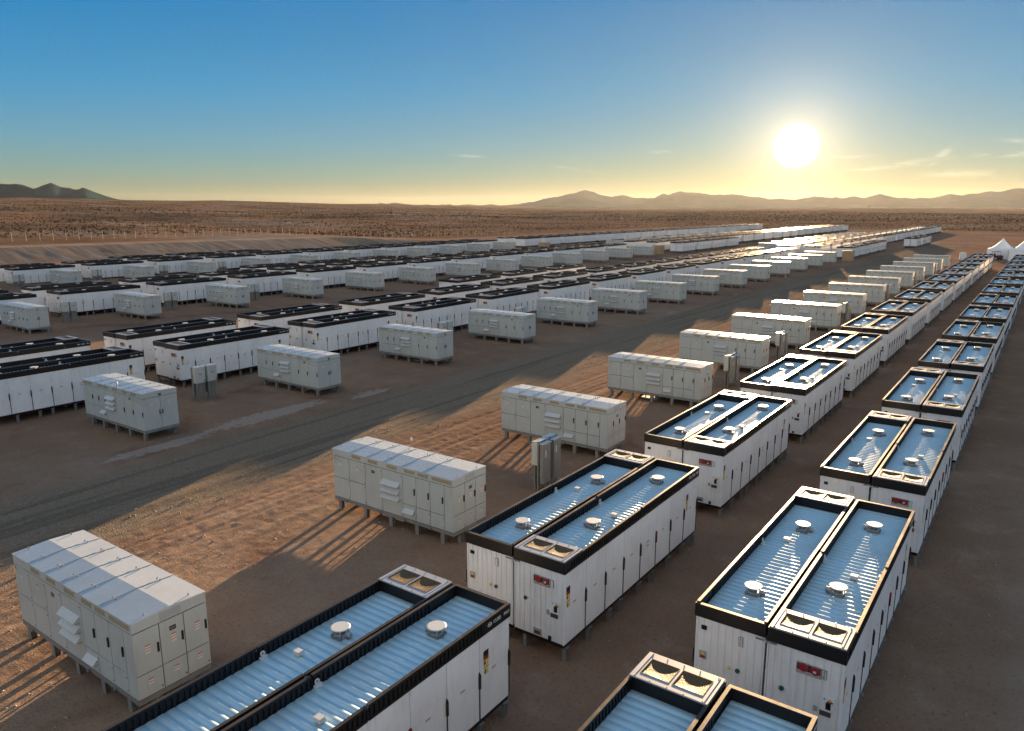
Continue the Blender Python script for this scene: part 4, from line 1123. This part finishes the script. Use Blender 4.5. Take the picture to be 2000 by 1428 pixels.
# ------------------------------------------------------------------ fence on the bank
def fence():
    pts = [(-210, 52), (-210.5, 100), (-212, 140), (-216, 178), (-207, 225), (-195, 275)]
    root = empty('wire_fence', (-210, 52, float(terrain(-210, 52))))
    seg = []
    for (a, b_) in zip(pts, pts[1:]):
        n = int(math.dist(a, b_)/3.05)
        for k in range(n): t = k/n; seg.append((a[0]+(b_[0]-a[0])*t, a[1]+(b_[1]-a[1])*t))
    b = MB(); b.cyl(0, 0, -0.1, 2.35, 0.032, 0.026, 6, 'stem_post'); b.add([(-0.02,0,2.22),(0.02,0,2.22),(0.30,0,2.52),(0.26,0,2.54)], [(0,1,2,3)], 'stem_post'); pm = b.mesh('fence_post')
    z0 = root.location.z; zz = [float(terrain(p[0], p[1])) for p in seg]
    for p, z in zip(seg[:100], zz):
        o = link('fence_post', pm, root); o.location = (p[0]+210, p[1]-52, z-z0)
    b = MB()
    for (p, q, za, zb) in zip(seg, seg[1:], zz, zz[1:]):
        for h in (0.5, 1.0, 1.5, 2.0, 2.25, 2.45):
            a = (p[0]+210, p[1]-52, za-z0+h); c = (q[0]+210, q[1]-52, zb-z0+h)
            b.add([a, c, (c[0], c[1], c[2]+0.008), (a[0], a[1], a[2]+0.008)], [(0, 1, 2, 3)], 'steel')
    link('fence_wire', b.mesh('fence_wire'), root)
    tag(root, 'thin wire fence with pale posts along the top of the left bank', 'fence')
M['stem_post'] = mat('pale_fence_post', (0.48, 0.40, 0.28), 0.7)
fence()

# ------------------------------------------------------------------ tents and the things beside them
def tent(x, y, s, lb, ph=2.45):
    root = empty('peaked_tent', (x, y, 0)); n = 17; v = []; f = []
    for i in range(n):
        for j in range(n):
            u, w_ = 2*i/(n-1)-1, 2*j/(n-1)-1
            m_ = max(abs(u), abs(w_)); r2 = 0.55*m_+0.45*math.hypot(u, w_)/1.1
            hgt = ph*max(0, 1-r2)**1.75
            v.append((u*s/2, w_*s/2, 2.35+hgt))
    for i in range(n-1):
        for j in range(n-1): f.append((i*n+j, (i+1)*n+j, (i+1)*n+j+1, i*n+j+1))
    b = MB(); b.add(v, f, 'tent', True); link('canopy', b.mesh('canopy'), root)
    h = s/2
    for (x0, x1, y0, y1) in ((-h, h, -h-0.03, -h), (-h-0.03, -h, -h, h), (h, h+0.03, -h, h), (-h, h, h, h+0.03)):
        b = MB(); b.box(x0, x1, y0, y1, 0.02, 2.36, 'tent'); link('side_wall', b.mesh('side_wall'), root)
    for sx in (-1, 1):
        for sy in (-1, 1): b = MB(); b.cyl(sx*(h+0.08), sy*(h+0.08), 0, 2.5, 0.05, 0.05, 8, 'hatch'); link('tent_pole', b.mesh('tent_pole'), root)
    b = MB(); b.cyl(0, 0, 2.35+ph*0.97, 2.35+ph+0.14, 0.05, 0.02, 8, 'hatch'); link('finial', b.mesh('finial'), root)
    tag(root, lb, 'tent', 'white peaked tents at the right edge')
tent(-9.9, 213.2, 5.6, 'white peaked tent, leftmost of those behind the rightmost containers')
tent(-5.4, 208.2, 5.6, 'white peaked tent with long side wall, right of the leftmost tent')
tent(0.6, 208.4, 5.6, 'white peaked tent cut off by the right edge of the view')
def cart(x, y, rz):
    root = empty('utility_cart', (x, y, 0), rz)
    b = MB(); b.box(-1.3, 1.3, -0.65, 0.65, 0.45, 0.8, 'maroon'); b.box(-1.3, -0.5, -0.6, 0.6, 0.8, 1.15, 'dark'); b.box(0.7, 1.3, -0.6, 0.6, 0.8, 1.05, 'maroon'); link('body', b.mesh('body'), root)
    b = MB(); b.box(-0.7, 0.8, -0.62, 0.62, 1.85, 1.92, 'dark')
    for sx in (-0.6, 0.7):
        for sy in (-0.58, 0.58): b.box(sx-0.025, sx+0.025, sy-0.025, sy+0.025, 0.8, 1.85, 'dark')
    link('roof_frame', b.mesh('roof_frame'), root)
    b = MB(); b.box(-0.3, 0.2, -0.5, 0.5, 0.8, 1.0, 'dark'); b.box(-0.38, -0.3, -0.5, 0.5, 0.95, 1.45, 'dark'); link('seat', b.mesh('seat'), root)
    for sx in (-0.9, 0.9):
        for sy in (-0.7, 0.56): b = MB(); b.cyl(sx, 0.32, sy, sy+0.16, 0.32, 0.32, 16, 'dark', axis='y'); link('wheel', b.mesh('wheel'), root)
    tag(root, 'small dark red utility cart with a roof, parked before the tents', 'utility cart')
cart(-10.7, 207.3, 0.5)
def tank():
    root = empty('water_tank', (-16.3, 196.0, 0))
    b = MB(); b.cyl(0, 0, 0.5, 1.9, 0.7, 0.7, 18, 'labwhite'); b.cyl(0, 0, 1.9, 2.1, 0.7, 0.3, 18, 'labwhite'); link('tank_shell', b.mesh('tank_shell'), root)
    b = MB(); b.box(-0.8, 0.8, -0.8, 0.8, 0.3, 0.499, 'steeldark'); [b.box(sx-0.08, sx+0.08, sy-0.08, sy+0.08, 0, 0.3, 'steeldark') for sx in (-0.6, 0.6) for sy in (-0.6, 0.6)]; link('tank_base', b.mesh('tank_base'), root)
    tag(root, 'small round white tank left of the last container pair near the tents', 'tank')
tank()
def tower():
    x, y = -740, 3950; z = float(terrain(x, y))
    root = empty('lattice_tower', (x, y, z)); b = MB()
    for sx in (-2.5, 2.5):
        for sy in (-2.5, 2.5): b.box(sx-0.35, sx+0.35, sy-0.35, sy+0.35, 0, 15, 'steeldark')
    for zz in (4, 8, 12): b.box(-2.8, 2.8, -0.2, 0.2, zz, zz+0.5, 'steeldark')
    link('tower_legs', b.mesh('tower_legs'), root)
    b = MB(); b.box(-3.6, 3.6, -3.6, 3.6, 15.002, 19, 'steeldark'); link('tower_cabin', b.mesh('tower_cabin'), root)
    tag(root, 'tiny dark tower on the horizon under the right mountains', 'tower')
tower()

# ------------------------------------------------------------------ air
def haze():
    b = MB(); b.box(-14000, 9000, -900, 14800, -60, 262, 'haze_air')
    o = link('haze', b.mesh('haze')); tag(o, kind='stuff')
m = bpy.data.materials.new('haze_air'); m.use_nodes = True; t = NT(m.node_tree); m.node_tree.nodes.clear()
pv = t.n('ShaderNodeVolumePrincipled', inp={'Color': (0.80, 0.86, 0.92, 1), 'Density': 4.8e-6, 'Anisotropy': 0.5})
oo = t.n('ShaderNodeOutputMaterial'); t.t.links.new(pv.outputs[0], oo.inputs['Volume'])
M['haze_air'] = m
import os
if not os.environ.get('NOHAZE'): haze()
